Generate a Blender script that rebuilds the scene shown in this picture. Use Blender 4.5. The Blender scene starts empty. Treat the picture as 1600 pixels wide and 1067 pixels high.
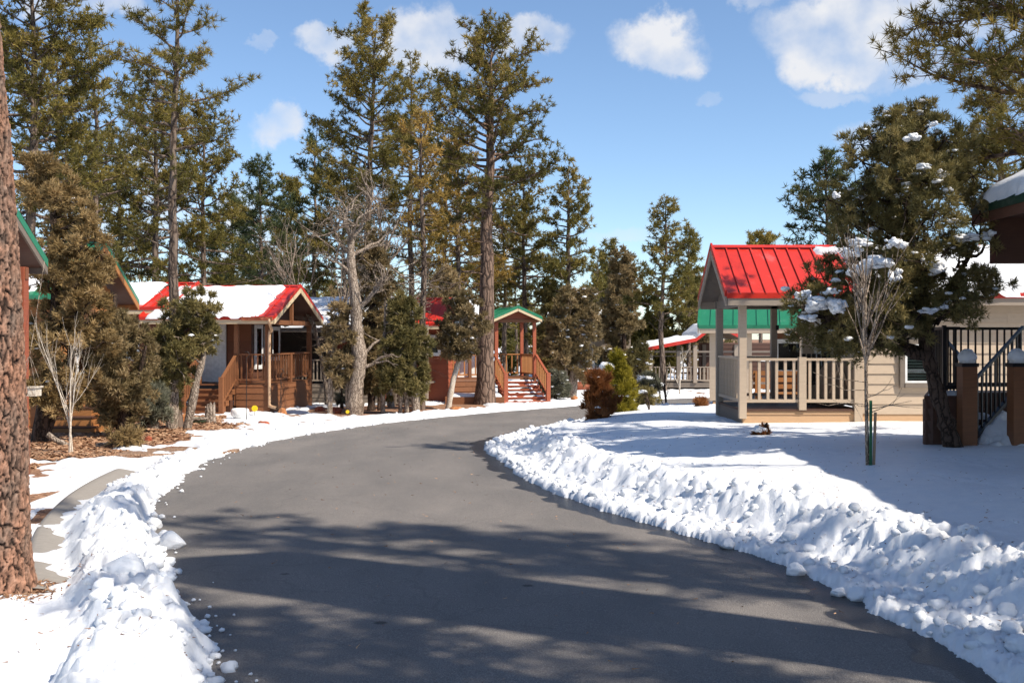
import bpy, math, random
import numpy as np
from mathutils import Vector, Matrix

# ------------------------------------------------------------------ camera, sky, sun, exposure
scene = bpy.context.scene
col = scene.collection
F = 1689.0          # focal length in photograph pixels (1600 wide)
HZ = 527.0          # eye-level row of the photograph
EYE = 1.75
cam_d = bpy.data.cameras.new('camera'); cam = bpy.data.objects.new('camera', cam_d); col.objects.link(cam)
cam.location = (0, 0, EYE); cam.rotation_euler = (math.radians(90), 0, 0)
cam_d.sensor_width = 36; cam_d.lens = 36 * F / 1600; cam_d.shift_y = -6.5 / 1600
cam_d.clip_end = 3000
scene.camera = cam
SUN_EL = math.radians(48); TO = (0.86, -0.51)
n_ = math.hypot(*TO); TO = (TO[0] / n_, TO[1] / n_)
sunv = Vector((TO[0] * math.cos(SUN_EL), TO[1] * math.cos(SUN_EL), math.sin(SUN_EL)))
sl = bpy.data.lights.new('sun', 'SUN'); sl.energy = 4.7; sl.angle = math.radians(0.55); sl.color = (1, .91, .78)
so = bpy.data.objects.new('sun', sl); col.objects.link(so); so.location = (30, -20, 40)
so.rotation_euler = sunv.to_track_quat('Z', 'Y').to_euler()
scene.view_settings.view_transform = 'Standard'; scene.view_settings.look = 'None'
scene.view_settings.gamma = 1; scene.view_settings.use_curve_mapping = False
scene.view_settings.exposure = 0.55
world = bpy.data.worlds.new('World'); scene.world = world; world.use_nodes = True

def build_world():
    nt = world.node_tree; nt.nodes.clear(); N = nt.nodes.new; L = nt.links.new
    out = N('ShaderNodeOutputWorld')
    sky = N('ShaderNodeTexSky'); sky.sky_type = 'NISHITA'; sky.sun_disc = False
    sky.sun_elevation = SUN_EL; sky.sun_rotation = math.atan2(TO[0], TO[1])
    sky.altitude = 1900; sky.air_density = 1.0; sky.dust_density = 1.1; sky.ozone_density = 2.5
    bg = N('ShaderNodeBackground'); bg.inputs[1].default_value = 0.125
    tm = N('ShaderNodeMixRGB'); tm.blend_type = 'MULTIPLY'; tm.inputs[0].default_value = 1; tm.inputs[2].default_value = (.97, 1.0, 1.0, 1); L(sky.outputs[0], tm.inputs[1]); L(tm.outputs[0], bg.inputs[0])
    tc = N('ShaderNodeTexCoord')
    # warp the view direction, then measure its distance to each cloud's own direction
    nz = N('ShaderNodeTexNoise'); nz.inputs['Scale'].default_value = 9; nz.inputs['Detail'].default_value = 8
    nz.inputs['Roughness'].default_value = .6
    L(tc.outputs['Generated'], nz.inputs['Vector'])
    sub = N('ShaderNodeVectorMath'); sub.operation = 'SUBTRACT'; L(nz.outputs['Color'], sub.inputs[0]); sub.inputs[1].default_value = (.5, .5, .5)
    scl = N('ShaderNodeVectorMath'); scl.operation = 'SCALE'; L(sub.outputs[0], scl.inputs[0]); scl.inputs['Scale'].default_value = .12
    add = N('ShaderNodeVectorMath'); add.operation = 'ADD'; L(tc.outputs['Generated'], add.inputs[0]); L(scl.outputs[0], add.inputs[1])
    # px, py, half width, half height, strength, tilt
    blobs = [(1330, 62, 150, 50, .95), (1440, 25, 140, 42, .75), (1470, 90, 120, 30, .45), (1310, 122, 70, 16, .35),
             (1030, 72, 78, 44, .95), (840, 66, 70, 34, .95), (665, 48, 88, 48, .95), (510, 72, 70, 30, .8),
             (430, 212, 62, 34, .85), (100, 0, 140, 34, .9), (1100, 155, 22, 14, .3), (390, 66, 25, 12, .35),
             (980, 356, 60, 14, .3), (1390, 190, 90, 30, .4), (370, 400, 70, 90, .8), (230, 300, 60, 60, .6), (1180, 20, 40, 28, .5),
             (150, 330, 120, 60, .6), (760, 380, 70, 40, .5)]
    cur = None
    extra = [((.9, -.2, .45), .16, .05), ((-.8, .35, .5), .18, .06), ((.1, -.9, .4), .2, .06), ((-.5, -.7, .55), .2, .08), ((.75, .6, .3), .13, .04),
             ((-.9, -.3, .3), .15, .04), ((.3, .3, .9), .2, .1), ((.6, -.7, .35), .15, .05)]
    for px, py, rx, ry, st in blobs:
        d = Vector(((px - 800) / F, 1, (HZ - py) / F)); k = d.length; d.normalize()
        extra.append((tuple(d), rx / F / k * 1.0, ry / F / k * 1.05, st))
    for e in extra:
        c = Vector(e[0]).normalized(); rx, rz = e[1], e[2]; st = e[3] if len(e) > 3 else .85
        s = N('ShaderNodeVectorMath'); s.operation = 'SUBTRACT'; L(add.outputs[0], s.inputs[0]); s.inputs[1].default_value = c
        m = N('ShaderNodeVectorMath'); m.operation = 'MULTIPLY'; L(s.outputs[0], m.inputs[0]); m.inputs[1].default_value = (1 / rx, 1 / max(rx, .08), 1 / rz)
        ln = N('ShaderNodeVectorMath'); ln.operation = 'LENGTH'; L(m.outputs[0], ln.inputs[0])
        mr = N('ShaderNodeMapRange'); mr.interpolation_type = 'SMOOTHSTEP'; L(ln.outputs['Value'], mr.inputs[0])
        mr.inputs[1].default_value = 1.08; mr.inputs[2].default_value = .62; mr.inputs[3].default_value = 0; mr.inputs[4].default_value = st
        if cur is None: cur = mr.outputs[0]
        else:
            mx = N('ShaderNodeMath'); mx.operation = 'MAXIMUM'; L(cur, mx.inputs[0]); L(mr.outputs[0], mx.inputs[1]); cur = mx.outputs[0]
    n2 = N('ShaderNodeTexNoise'); n2.inputs['Scale'].default_value = 24; n2.inputs['Detail'].default_value = 6; L(tc.outputs['Generated'], n2.inputs['Vector'])
    mr = N('ShaderNodeMapRange'); L(n2.outputs[0], mr.inputs[0]); mr.inputs[1].default_value = .32; mr.inputs[2].default_value = .66; mr.inputs[3].default_value = .3; mr.inputs[4].default_value = 1.08
    mm = N('ShaderNodeMath'); mm.operation = 'MULTIPLY'; mm.use_clamp = True; L(cur, mm.inputs[0]); L(mr.outputs[0], mm.inputs[1])
    bg2 = N('ShaderNodeBackground'); bg2.inputs[0].default_value = (.93, .95, 1, 1); bg2.inputs[1].default_value = .62
    mix = N('ShaderNodeMixShader'); L(mm.outputs[0], mix.inputs[0]); L(bg.outputs[0], mix.inputs[1]); L(bg2.outputs[0], mix.inputs[2])
    L(mix.outputs[0], out.inputs[0])
build_world()

# ------------------------------------------------------------------ numeric helpers
def X(px, Y): return (px - 800) * Y / F
def Z(py, Y): return EYE - (py - HZ) * Y / F
_perm = np.random.RandomState(7).permutation(512)
_perm = np.concatenate([_perm, _perm, _perm])
def _h(i, j, k=0): return _perm[(_perm[(i & 511)] + (j & 511) + k) & 1023]
def noise2(x, y, seed=0):
    x = np.asarray(x, float) + seed * 17.31; y = np.asarray(y, float) - seed * 9.17
    i = np.floor(x).astype(int); j = np.floor(y).astype(int); fx = x - i; fy = y - j
    u = fx * fx * fx * (fx * (fx * 6 - 15) + 10); v = fy * fy * fy * (fy * (fy * 6 - 15) + 10)
    def g(a, b, dx, dy):
        an = _h(a, b) * (2 * math.pi / 512); return np.cos(an) * dx + np.sin(an) * dy
    n00 = g(i, j, fx, fy); n10 = g(i + 1, j, fx - 1, fy); n01 = g(i, j + 1, fx, fy - 1); n11 = g(i + 1, j + 1, fx - 1, fy - 1)
    return (n00 * (1 - u) + n10 * u) * (1 - v) + (n01 * (1 - u) + n11 * u) * v
def fbm(x, y, o=4, seed=0):
    s = 0; a = 1; f = 1
    for k in range(o): s = s + a * noise2(x * f, y * f, seed + k); a *= .5; f *= 2.03
    return s
def worley2(x, y, seed=0):
    x = np.asarray(x, float) + seed * 3.7; y = np.asarray(y, float) + seed * 5.3
    i = np.floor(x).astype(int); j = np.floor(y).astype(int); f1 = np.full(x.shape, 9.); f2 = f1.copy()
    for a in (-1, 0, 1):
        for b in (-1, 0, 1):
            d = np.sqrt((i + a + _h(i + a, j + b) / 512. - x) ** 2 + (j + b + _h(i + a, j + b, 77) / 512. - y) ** 2); f2 = np.minimum(f2, np.maximum(f1, d)); f1 = np.minimum(f1, d)
    return f1, f2
def worley(x, y, seed=0):
    x = np.asarray(x, float) + seed * 3.7; y = np.asarray(y, float) + seed * 5.3
    i = np.floor(x).astype(int); j = np.floor(y).astype(int); best = np.full(x.shape, 9.)
    for a in (-1, 0, 1):
        for b in (-1, 0, 1):
            h1 = _h(i + a, j + b) / 512.; h2 = _h(i + a, j + b, 77) / 512.
            best = np.minimum(best, (i + a + h1 - x) ** 2 + (j + b + h2 - y) ** 2)
    return np.sqrt(best)
def sstep(a, b, x):
    t = np.clip((x - a) / (b - a), 0, 1); return t * t * (3 - 2 * t)

# ------------------------------------------------------------------ object helpers
def tag(o, label=None, cat=None, group=None, kind=None):
    if label: o['label'] = label
    if cat: o['category'] = cat
    if group: o['group'] = group
    if kind: o['kind'] = kind
    return o
def link(o, parent=None):
    col.objects.link(o)
    if parent: o.parent = parent
    return o
def empty(name, loc, rz=0):
    o = bpy.data.objects.new(name, None); o.empty_display_size = .3; o.location = loc; o.rotation_euler = (0, 0, rz); return link(o)
def np_mesh(name, V, quads=None, tris=None, mat=None, smooth=False, tint=None, mats=None, midx=None, uv=None):
    me = bpy.data.meshes.new(name); V = np.asarray(V, np.float32).reshape(-1, 3)
    quads = np.zeros((0, 4), np.int32) if quads is None else np.asarray(quads, np.int32).reshape(-1, 4)
    tris = np.zeros((0, 3), np.int32) if tris is None else np.asarray(tris, np.int32).reshape(-1, 3)
    nq, nt = len(quads), len(tris)
    me.vertices.add(len(V)); me.vertices.foreach_set('co', V.ravel())
    me.loops.add(nq * 4 + nt * 3); me.loops.foreach_set('vertex_index', np.concatenate([quads.ravel(), tris.ravel()]))
    me.polygons.add(nq + nt)
    st = np.concatenate([np.arange(nq) * 4, nq * 4 + np.arange(nt) * 3]).astype(np.int32)
    me.polygons.foreach_set('loop_start', st)
    me.polygons.foreach_set('use_smooth', np.full(nq + nt, bool(smooth)))
    for m in ([mat] if mats is None else mats): me.materials.append(m)
    if midx is not None: me.polygons.foreach_set('material_index', np.asarray(midx, np.int32))
    if tint is not None:
        a = me.attributes.new('tint', 'FLOAT', 'POINT'); a.data.foreach_set('value', np.asarray(tint, np.float32))
    if uv is not None:
        for k, arr in uv.items():
            a = me.attributes.new(k, 'FLOAT', 'POINT'); a.data.foreach_set('value', np.asarray(arr, np.float32))
    me.update(calc_edges=True); me.validate()
    return me
def mobj(name, me, parent=None, loc=(0, 0, 0), rot=(0, 0, 0)):
    o = bpy.data.objects.new(name, me); o.location = loc; o.rotation_euler = rot; return link(o, parent)
BQ = [(0, 3, 2, 1), (4, 5, 6, 7), (0, 1, 5, 4), (1, 2, 6, 5), (2, 3, 7, 6), (3, 0, 4, 7)]
_bc = {}
def box_mesh(name, sx, sy, sz, mat, bev=0.0):
    k = (round(sx, 4), round(sy, 4), round(sz, 4), mat.name, bev, name)
    if k not in _bc:
        a, b, c = sx / 2, sy / 2, sz / 2
        V = [(-a, -b, -c), (a, -b, -c), (a, b, -c), (-a, b, -c), (-a, -b, c), (a, -b, c), (a, b, c), (-a, b, c)]
        _bc[k] = np_mesh(name, V, BQ, mat=mat)
    return _bc[k]
def box(name, size, loc, mat, parent=None, rot=(0, 0, 0)):
    return mobj(name, box_mesh(name, *size, mat), parent, loc, rot)
def obox(name, o, ax, ay, az, mat, parent=None):
    """box from a corner and three edge vectors, drawn in the parent's own frame"""
    o, ax, ay, az = (Vector(v) for v in (o, ax, ay, az))
    if ax.cross(ay).dot(az) < 0: o, ax = o + ax, -ax
    V = [o, o + ax, o + ax + ay, o + ay, o + az, o + ax + az, o + ax + ay + az, o + ay + az]
    return mobj(name, np_mesh(name, [tuple(v) for v in V], BQ, mat=mat), parent)
def prism(name, pts, d, mat, parent=None):
    """flat outline pts (3-D, one plane) pushed along d"""
    n = len(pts); d = Vector(d); P = [Vector(p) for p in pts]; V = [tuple(p) for p in P] + [tuple(p + d) for p in P]
    nrm = (P[1] - P[0]).cross(P[2] - P[1]); me = bpy.data.meshes.new(name)
    f = [tuple(range(n)), tuple(range(2 * n - 1, n - 1, -1))] + [(i, i + n, (i + 1) % n + n, (i + 1) % n) for i in range(n)]
    if nrm.dot(d) > 0: f = [tuple(reversed(q)) for q in f]
    me.from_pydata(V, [], f); me.materials.append(mat); me.update(); return mobj(name, me, parent)
class Acc:
    def __init__(s): s.V = []; s.Q = []; s.T = []; s.n = 0; s.tint = []
    def add(s, V, Q=None, T=None, tint=None):
        V = np.asarray(V, float).reshape(-1, 3); s.V.append(V)
        if Q is not None and len(Q): s.Q.append(np.asarray(Q) + s.n)
        if T is not None and len(T): s.T.append(np.asarray(T) + s.n)
        s.tint.append(np.full(len(V), .5) if tint is None else np.broadcast_to(tint, (len(V),)))
        s.n += len(V)
    def tube(s, P, R, n=6, tint=None):
        P = np.asarray(P, float); R = np.asarray(R, float); k = len(P)
        D = np.gradient(P, axis=0); D /= np.linalg.norm(D, axis=1)[:, None] + 1e-9
        ref = np.where(np.abs(D[:, 2:3]) > .9, np.array([[1., 0, 0]]), np.array([[0, 0, 1.]]))
        if abs(D[0, 2]) > .8: ref = np.tile([[1., 0, 0]], (k, 1))
        A = np.cross(D, ref); A /= np.linalg.norm(A, axis=1)[:, None] + 1e-9; B = np.cross(D, A)
        t = np.arange(n) * 2 * math.pi / n
        V = P[:, None] + R[:, None, None] * (A[:, None] * np.cos(t)[None, :, None] + B[:, None] * np.sin(t)[None, :, None])
        i = np.arange(k - 1)[:, None] * n; j = np.arange(n)[None]; j2 = (j + 1) % n
        Q = np.stack([i + j, i + n + j, i + n + j2, i + j2], -1).reshape(-1, 4)
        s.add(V.reshape(-1, 3), Q, tint=tint)
    def mesh(s, name, mat, smooth=False, **k):
        return np_mesh(name, np.concatenate(s.V), np.concatenate(s.Q) if s.Q else None, np.concatenate(s.T) if s.T else None, mat, smooth, np.concatenate(s.tint), **k)
def lathe(name, prof, mat, parent=None, loc=(0, 0, 0), n=20):
    A = Acc(); t = np.arange(n) * 2 * math.pi / n; V = np.array([[(r * math.cos(a), r * math.sin(a), z) for a in t] for r, z in prof])
    k = len(prof); i = np.arange(k - 1)[:, None] * n; j = np.arange(n)[None]; j2 = (j + 1) % n
    Q = np.stack([i + j, i + j2, i + n + j2, i + n + j], -1).reshape(-1, 4); A.add(V.reshape(-1, 3), Q)
    return mobj(name, A.mesh(name, mat, True), parent, loc)
_ico = {}
def ico(sub):
    if sub not in _ico:
        import bmesh
        bm = bmesh.new(); bmesh.ops.create_icosphere(bm, subdivisions=sub, radius=1)
        _ico[sub] = (np.array([v.co[:] for v in bm.verts]), np.array([[v.index for v in f.verts] for f in bm.faces])); bm.free()
    return _ico[sub]
def lump(r, sub, seed, rough=.3, squash=(1, 1, 1), facet=0.):
    V, T = ico(sub); V = V.copy()
    d = 1 + rough * (fbm(V[:, 0] * 1.3 + V[:, 2] * .7 + seed, V[:, 1] * 1.3 + V[:, 2] * .9, 3, seed % 50))
    if facet:
        rs = np.random.RandomState(seed)
        for _ in range(14):
            nn = rs.normal(size=3); nn /= np.linalg.norm(nn); c = rs.uniform(.72, .95); p = (V * d[:, None]) @ nn; d = np.where(p > c, d * c / p, d)
    return V * d[:, None] * np.array(squash) * r, T

# ------------------------------------------------------------------ materials
def mat_new(name):
    m = bpy.data.materials.new(name); m.use_nodes = True; nt = m.node_tree; b = nt.nodes['Principled BSDF']
    return m, nt, b, nt.nodes.new, nt.links.new
def ramp(nt, fac, stops):
    r = nt.nodes.new('ShaderNodeValToRGB'); e = r.color_ramp.elements
    while len(e) < len(stops): e.new(.5)
    for q, (p, c) in zip(e, stops): q.position = p; q.color = (*c, 1)
    nt.links.new(fac, r.inputs[0]); return r.outputs[0]
def tex(nt, kind, scale, coord='Object', stretch=(1, 1, 1), **kw):
    tc = nt.nodes.new('ShaderNodeTexCoord'); mp = nt.nodes.new('ShaderNodeMapping'); mp.inputs['Scale'].default_value = stretch
    nt.links.new(tc.outputs[coord], mp.inputs[0]); t = nt.nodes.new('ShaderNodeTex' + kind); t.inputs['Scale'].default_value = scale
    for k, v in kw.items():
        if k in t.inputs: t.inputs[k].default_value = v
        else: setattr(t, k, v)
    nt.links.new(mp.outputs[0], t.inputs['Vector']); return t
def bump(nt, b, h, dist, strength=1., prev=None):
    n = nt.nodes.new('ShaderNodeBump'); n.inputs['Distance'].default_value = dist; n.inputs['Strength'].default_value = strength
    nt.links.new(h, n.inputs['Height'])
    if prev: nt.links.new(prev, n.inputs['Normal'])
    nt.links.new(n.outputs[0], b.inputs['Normal']); return n.outputs[0]
def mul(c, k): return tuple(min(1, v * k) for v in c)
def paint(name, c, rough=.6, grain=(1, 1, 12), var=.25, scale=6):
    m, nt, b, N, L = mat_new(name); t = tex(nt, 'Noise', scale, stretch=grain, Detail=6, Roughness=.65)
    oi = N('ShaderNodeObjectInfo'); ad = N('ShaderNodeMath'); ad.operation = 'MULTIPLY_ADD'; L(oi.outputs['Random'], ad.inputs[0]); ad.inputs[1].default_value = .25
    L(t.outputs[0], ad.inputs[2])
    L(ramp(nt, ad.outputs[0], [(.35, mul(c, 1 - var)), (.62, c), (.9, mul(c, 1 + var))]), b.inputs['Base Color'])
    b.inputs['Roughness'].default_value = rough; bump(nt, b, t.outputs[0], .004, .5); return m
def metal_roof(name, c):
    m, nt, b, N, L = mat_new(name); t = tex(nt, 'Noise', 1.6, Detail=8, Roughness=.7); s = tex(nt, 'Noise', 5, stretch=(1, .12, 1), Detail=7, Roughness=.75); f = tex(nt, 'Noise', 60, Detail=4)
    ad = N('ShaderNodeMath'); ad.operation = 'MULTIPLY_ADD'; L(s.outputs[0], ad.inputs[0]); ad.inputs[1].default_value = .6; L(t.outputs[0], ad.inputs[2])
    gry = tuple(.82 * v + .18 * .3 for v in c)
    L(ramp(nt, ad.outputs[0], [(.5, mul(c, .62)), (.72, c), (.9, mul(c, 1.08)), (1., mul(gry, 1.1))]), b.inputs['Base Color'])
    r = N('ShaderNodeMapRange'); L(s.outputs[0], r.inputs[0]); r.inputs[3].default_value = .22; r.inputs[4].default_value = .5; L(r.outputs[0], b.inputs['Roughness']); bump(nt, b, f.outputs[0], .002, .4)
    return m
def flat(name, c, rough=.5, metal=0.):
    m, nt, b, N, L = mat_new(name); t = tex(nt, 'Noise', 9, Detail=5)
    L(ramp(nt, t.outputs[0], [(.3, mul(c, .85)), (.7, mul(c, 1.1))]), b.inputs['Base Color']); b.inputs['Roughness'].default_value = rough; b.inputs['Metallic'].default_value = metal; return m
def snow_mat(name, dirt=.0):
    m, nt, b, N, L = mat_new(name)
    t = tex(nt, 'Noise', 5, Detail=8, Roughness=.65); 
    L(ramp(nt, t.outputs[0], [(.35, (.72, .745, .78)), (.6, (.79, .8, .815))]), b.inputs['Base Color'])
    b.inputs['Roughness'].default_value = .55; b.inputs['Specular IOR Level'].default_value = .3
    t2 = tex(nt, 'Noise', 45, Detail=6, Roughness=.75); p = bump(nt, b, t2.outputs[0], .02, .5)
    t3 = tex(nt, 'Noise', 420, Detail=2); bump(nt, b, t3.outputs[0], .002, .5, p); return m
def bark(name, lo, mid, hi, scale=7, zs=.28, depth=.03):
    m, nt, b, N, L = mat_new(name)
    w = tex(nt, 'Noise', scale * .6, Detail=4)
    v = tex(nt, 'Voronoi', scale, stretch=(1, 1, zs), feature='DISTANCE_TO_EDGE')
    mixv = N('ShaderNodeMixRGB'); mixv.inputs[0].default_value = .12; L(v.inputs['Vector'].links[0].from_socket, mixv.inputs[1]); L(w.outputs['Color'], mixv.inputs[2]); L(mixv.outputs[0], v.inputs['Vector'])
    n = tex(nt, 'Noise', scale * 5, stretch=(1, 1, .5), Detail=6, Roughness=.7)
    ad = N('ShaderNodeMath'); ad.operation = 'MULTIPLY_ADD'; L(n.outputs[0], ad.inputs[0]); ad.inputs[1].default_value = .55
    mr = N('ShaderNodeMapRange'); L(v.outputs[0], mr.inputs[0]); mr.inputs[2].default_value = .22; L(mr.outputs[0], ad.inputs[2])
    L(ramp(nt, ad.outputs[0], [(.2, lo), (.55, mid), (1., hi)]), b.inputs['Base Color']); b.inputs['Roughness'].default_value = .9
    b.inputs['Specular IOR Level'].default_value = .15
    bump(nt, b, ad.outputs[0], depth, .8); return m
def foliage(name, c0, c1, c2, trans=.3):
    m, nt, b, N, L = mat_new(name); a = N('ShaderNodeAttribute'); a.attribute_name = 'tint'
    oi = N('ShaderNodeObjectInfo'); ad = N('ShaderNodeMath'); ad.operation = 'MULTIPLY_ADD'; L(oi.outputs['Random'], ad.inputs[0]); ad.inputs[1].default_value = .16; L(a.outputs['Fac'], ad.inputs[2])
    cr = ramp(nt, ad.outputs[0], [(.05, c0), (.55, c1), (1., c2)]); L(cr, b.inputs['Base Color']); b.inputs['Roughness'].default_value = .6; b.inputs['Specular IOR Level'].default_value = .25
    tr = N('ShaderNodeBsdfTranslucent'); L(cr, tr.inputs[0]); mx = N('ShaderNodeMixShader'); mx.inputs[0].default_value = trans
    L(b.outputs[0], mx.inputs[1]); L(tr.outputs[0], mx.inputs[2]); L(mx.outputs[0], nt.nodes['Material Output'].inputs[0]); return m
def asphalt_mat():
    m, nt, b, N, L = mat_new('asphalt')
    n1 = tex(nt, 'Noise', 110, Detail=4, Roughness=.85); n2 = tex(nt, 'Noise', .9, Detail=6, Roughness=.6, stretch=(1, .35, 1)); v = tex(nt, 'Voronoi', 130)
    base = ramp(nt, n1.outputs[0], [(.28, (.07, .063, .058)), (.5, (.16, .146, .135)), (.72, (.39, .36, .335))])
    big = ramp(nt, n2.outputs[0], [(.3, (.72, .73, .74)), (.7, (1.18, 1.15, 1.12))])
    mx = N('ShaderNodeMixRGB'); mx.blend_type = 'MULTIPLY'; mx.inputs[0].default_value = 1; L(base, mx.inputs[1]); L(big, mx.inputs[2])
    # stains and tar spots
    sp = tex(nt, 'Voronoi', 1.1); sm = N('ShaderNodeMapRange'); L(sp.outputs['Distance'], sm.inputs[0]); sm.inputs[1].default_value = .035; sm.inputs[2].default_value = .06; sm.inputs[3].default_value = .35; sm.inputs[4].default_value = 1
    mx2 = N('ShaderNodeMixRGB'); mx2.blend_type = 'MULTIPLY'; mx2.inputs[0].default_value = 1; L(mx.outputs[0], mx2.inputs[1]); L(sm.outputs[0], mx2.inputs[2])
    ck = tex(nt, 'Voronoi', .55, feature='DISTANCE_TO_EDGE'); wv = tex(nt, 'Noise', 2.5, Detail=5); mv = N('ShaderNodeMixRGB'); mv.inputs[0].default_value = .25; L(ck.inputs['Vector'].links[0].from_socket, mv.inputs[1]); L(wv.outputs['Color'], mv.inputs[2]); L(mv.outputs[0], ck.inputs['Vector'])
    cm = N('ShaderNodeMapRange'); L(ck.outputs[0], cm.inputs[0]); cm.inputs[1].default_value = .0; cm.inputs[2].default_value = .006; cm.inputs[3].default_value = .84; cm.inputs[4].default_value = 1
    mxc = N('ShaderNodeMixRGB'); mxc.blend_type = 'MULTIPLY'; mxc.inputs[0].default_value = 1; L(mx2.outputs[0], mxc.inputs[1]); L(cm.outputs[0], mxc.inputs[2]); mx2 = mxc
    # melt water along the snow's edge: 'edge' = metres from the right-hand snow line
    a = N('ShaderNodeAttribute'); a.attribute_name = 'edge'
    wn = tex(nt, 'Noise', 1.7, Detail=4); ad = N('ShaderNodeMath'); ad.operation = 'MULTIPLY_ADD'; L(wn.outputs[0], ad.inputs[0]); ad.inputs[1].default_value = -.75; L(a.outputs['Fac'], ad.inputs[2])
    wm = N('ShaderNodeMapRange'); L(ad.outputs[0], wm.inputs[0]); wm.inputs[1].default_value = -.1; wm.inputs[2].default_value = -.06; wm.inputs[3].default_value = 1; wm.inputs[4].default_value = 0
    mx3 = N('ShaderNodeMixRGB'); L(wm.outputs[0], mx3.inputs[0]); L(mx2.outputs[0], mx3.inputs[1]); mx3.inputs[2].default_value = (.016, .015, .016, 1)
    L(mx3.outputs[0], b.inputs['Base Color'])
    rr = N('ShaderNodeMapRange'); L(wm.outputs[0], rr.inputs[0]); rr.inputs[3].default_value = .85; rr.inputs[4].default_value = .32; L(rr.outputs[0], b.inputs['Roughness'])
    bs = N('ShaderNodeBump'); bs.inputs['Distance'].default_value = .006; bs.inputs['Strength'].default_value = .8; L(v.outputs['Distance'], bs.inputs['Height']); L(bs.outputs[0], b.inputs['Normal'])
    return m
def gravel_mat(name, cols, scale=22):
    m, nt, b, N, L = mat_new(name); v = tex(nt, 'Voronoi', scale); n = tex(nt, 'Noise', 1.3, Detail=6)
    c = ramp(nt, v.outputs['Color'], [(.1, cols[0]), (.5, cols[1]), (.9, cols[2])])
    big = ramp(nt, n.outputs[0], [(.35, (.7, .66, .62)), (.65, (1.15, 1.12, 1.1))])
    mx = N('ShaderNodeMixRGB'); mx.blend_type = 'MULTIPLY'; mx.inputs[0].default_value = 1; L(c, mx.inputs[1]); L(big, mx.inputs[2]); L(mx.outputs[0], b.inputs['Base Color'])
    b.inputs['Roughness'].default_value = .9; bump(nt, b, v.outputs['Distance'], .03, 1); return m
def glass_mat():
    m, nt, b, N, L = mat_new('window_glass'); tr = N('ShaderNodeBsdfTransparent'); gl = N('ShaderNodeBsdfGlossy'); gl.inputs['Roughness'].default_value = .02
    tr.inputs[0].default_value = (.75, .8, .8, 1)
    fr = N('ShaderNodeFresnel'); fr.inputs[0].default_value = 1.6; mx = N('ShaderNodeMixShader'); L(fr.outputs[0], mx.inputs[0]); L(tr.outputs[0], mx.inputs[1]); L(gl.outputs[0], mx.inputs[2])
    L(mx.outputs[0], nt.nodes['Material Output'].inputs[0]); return m
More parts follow.
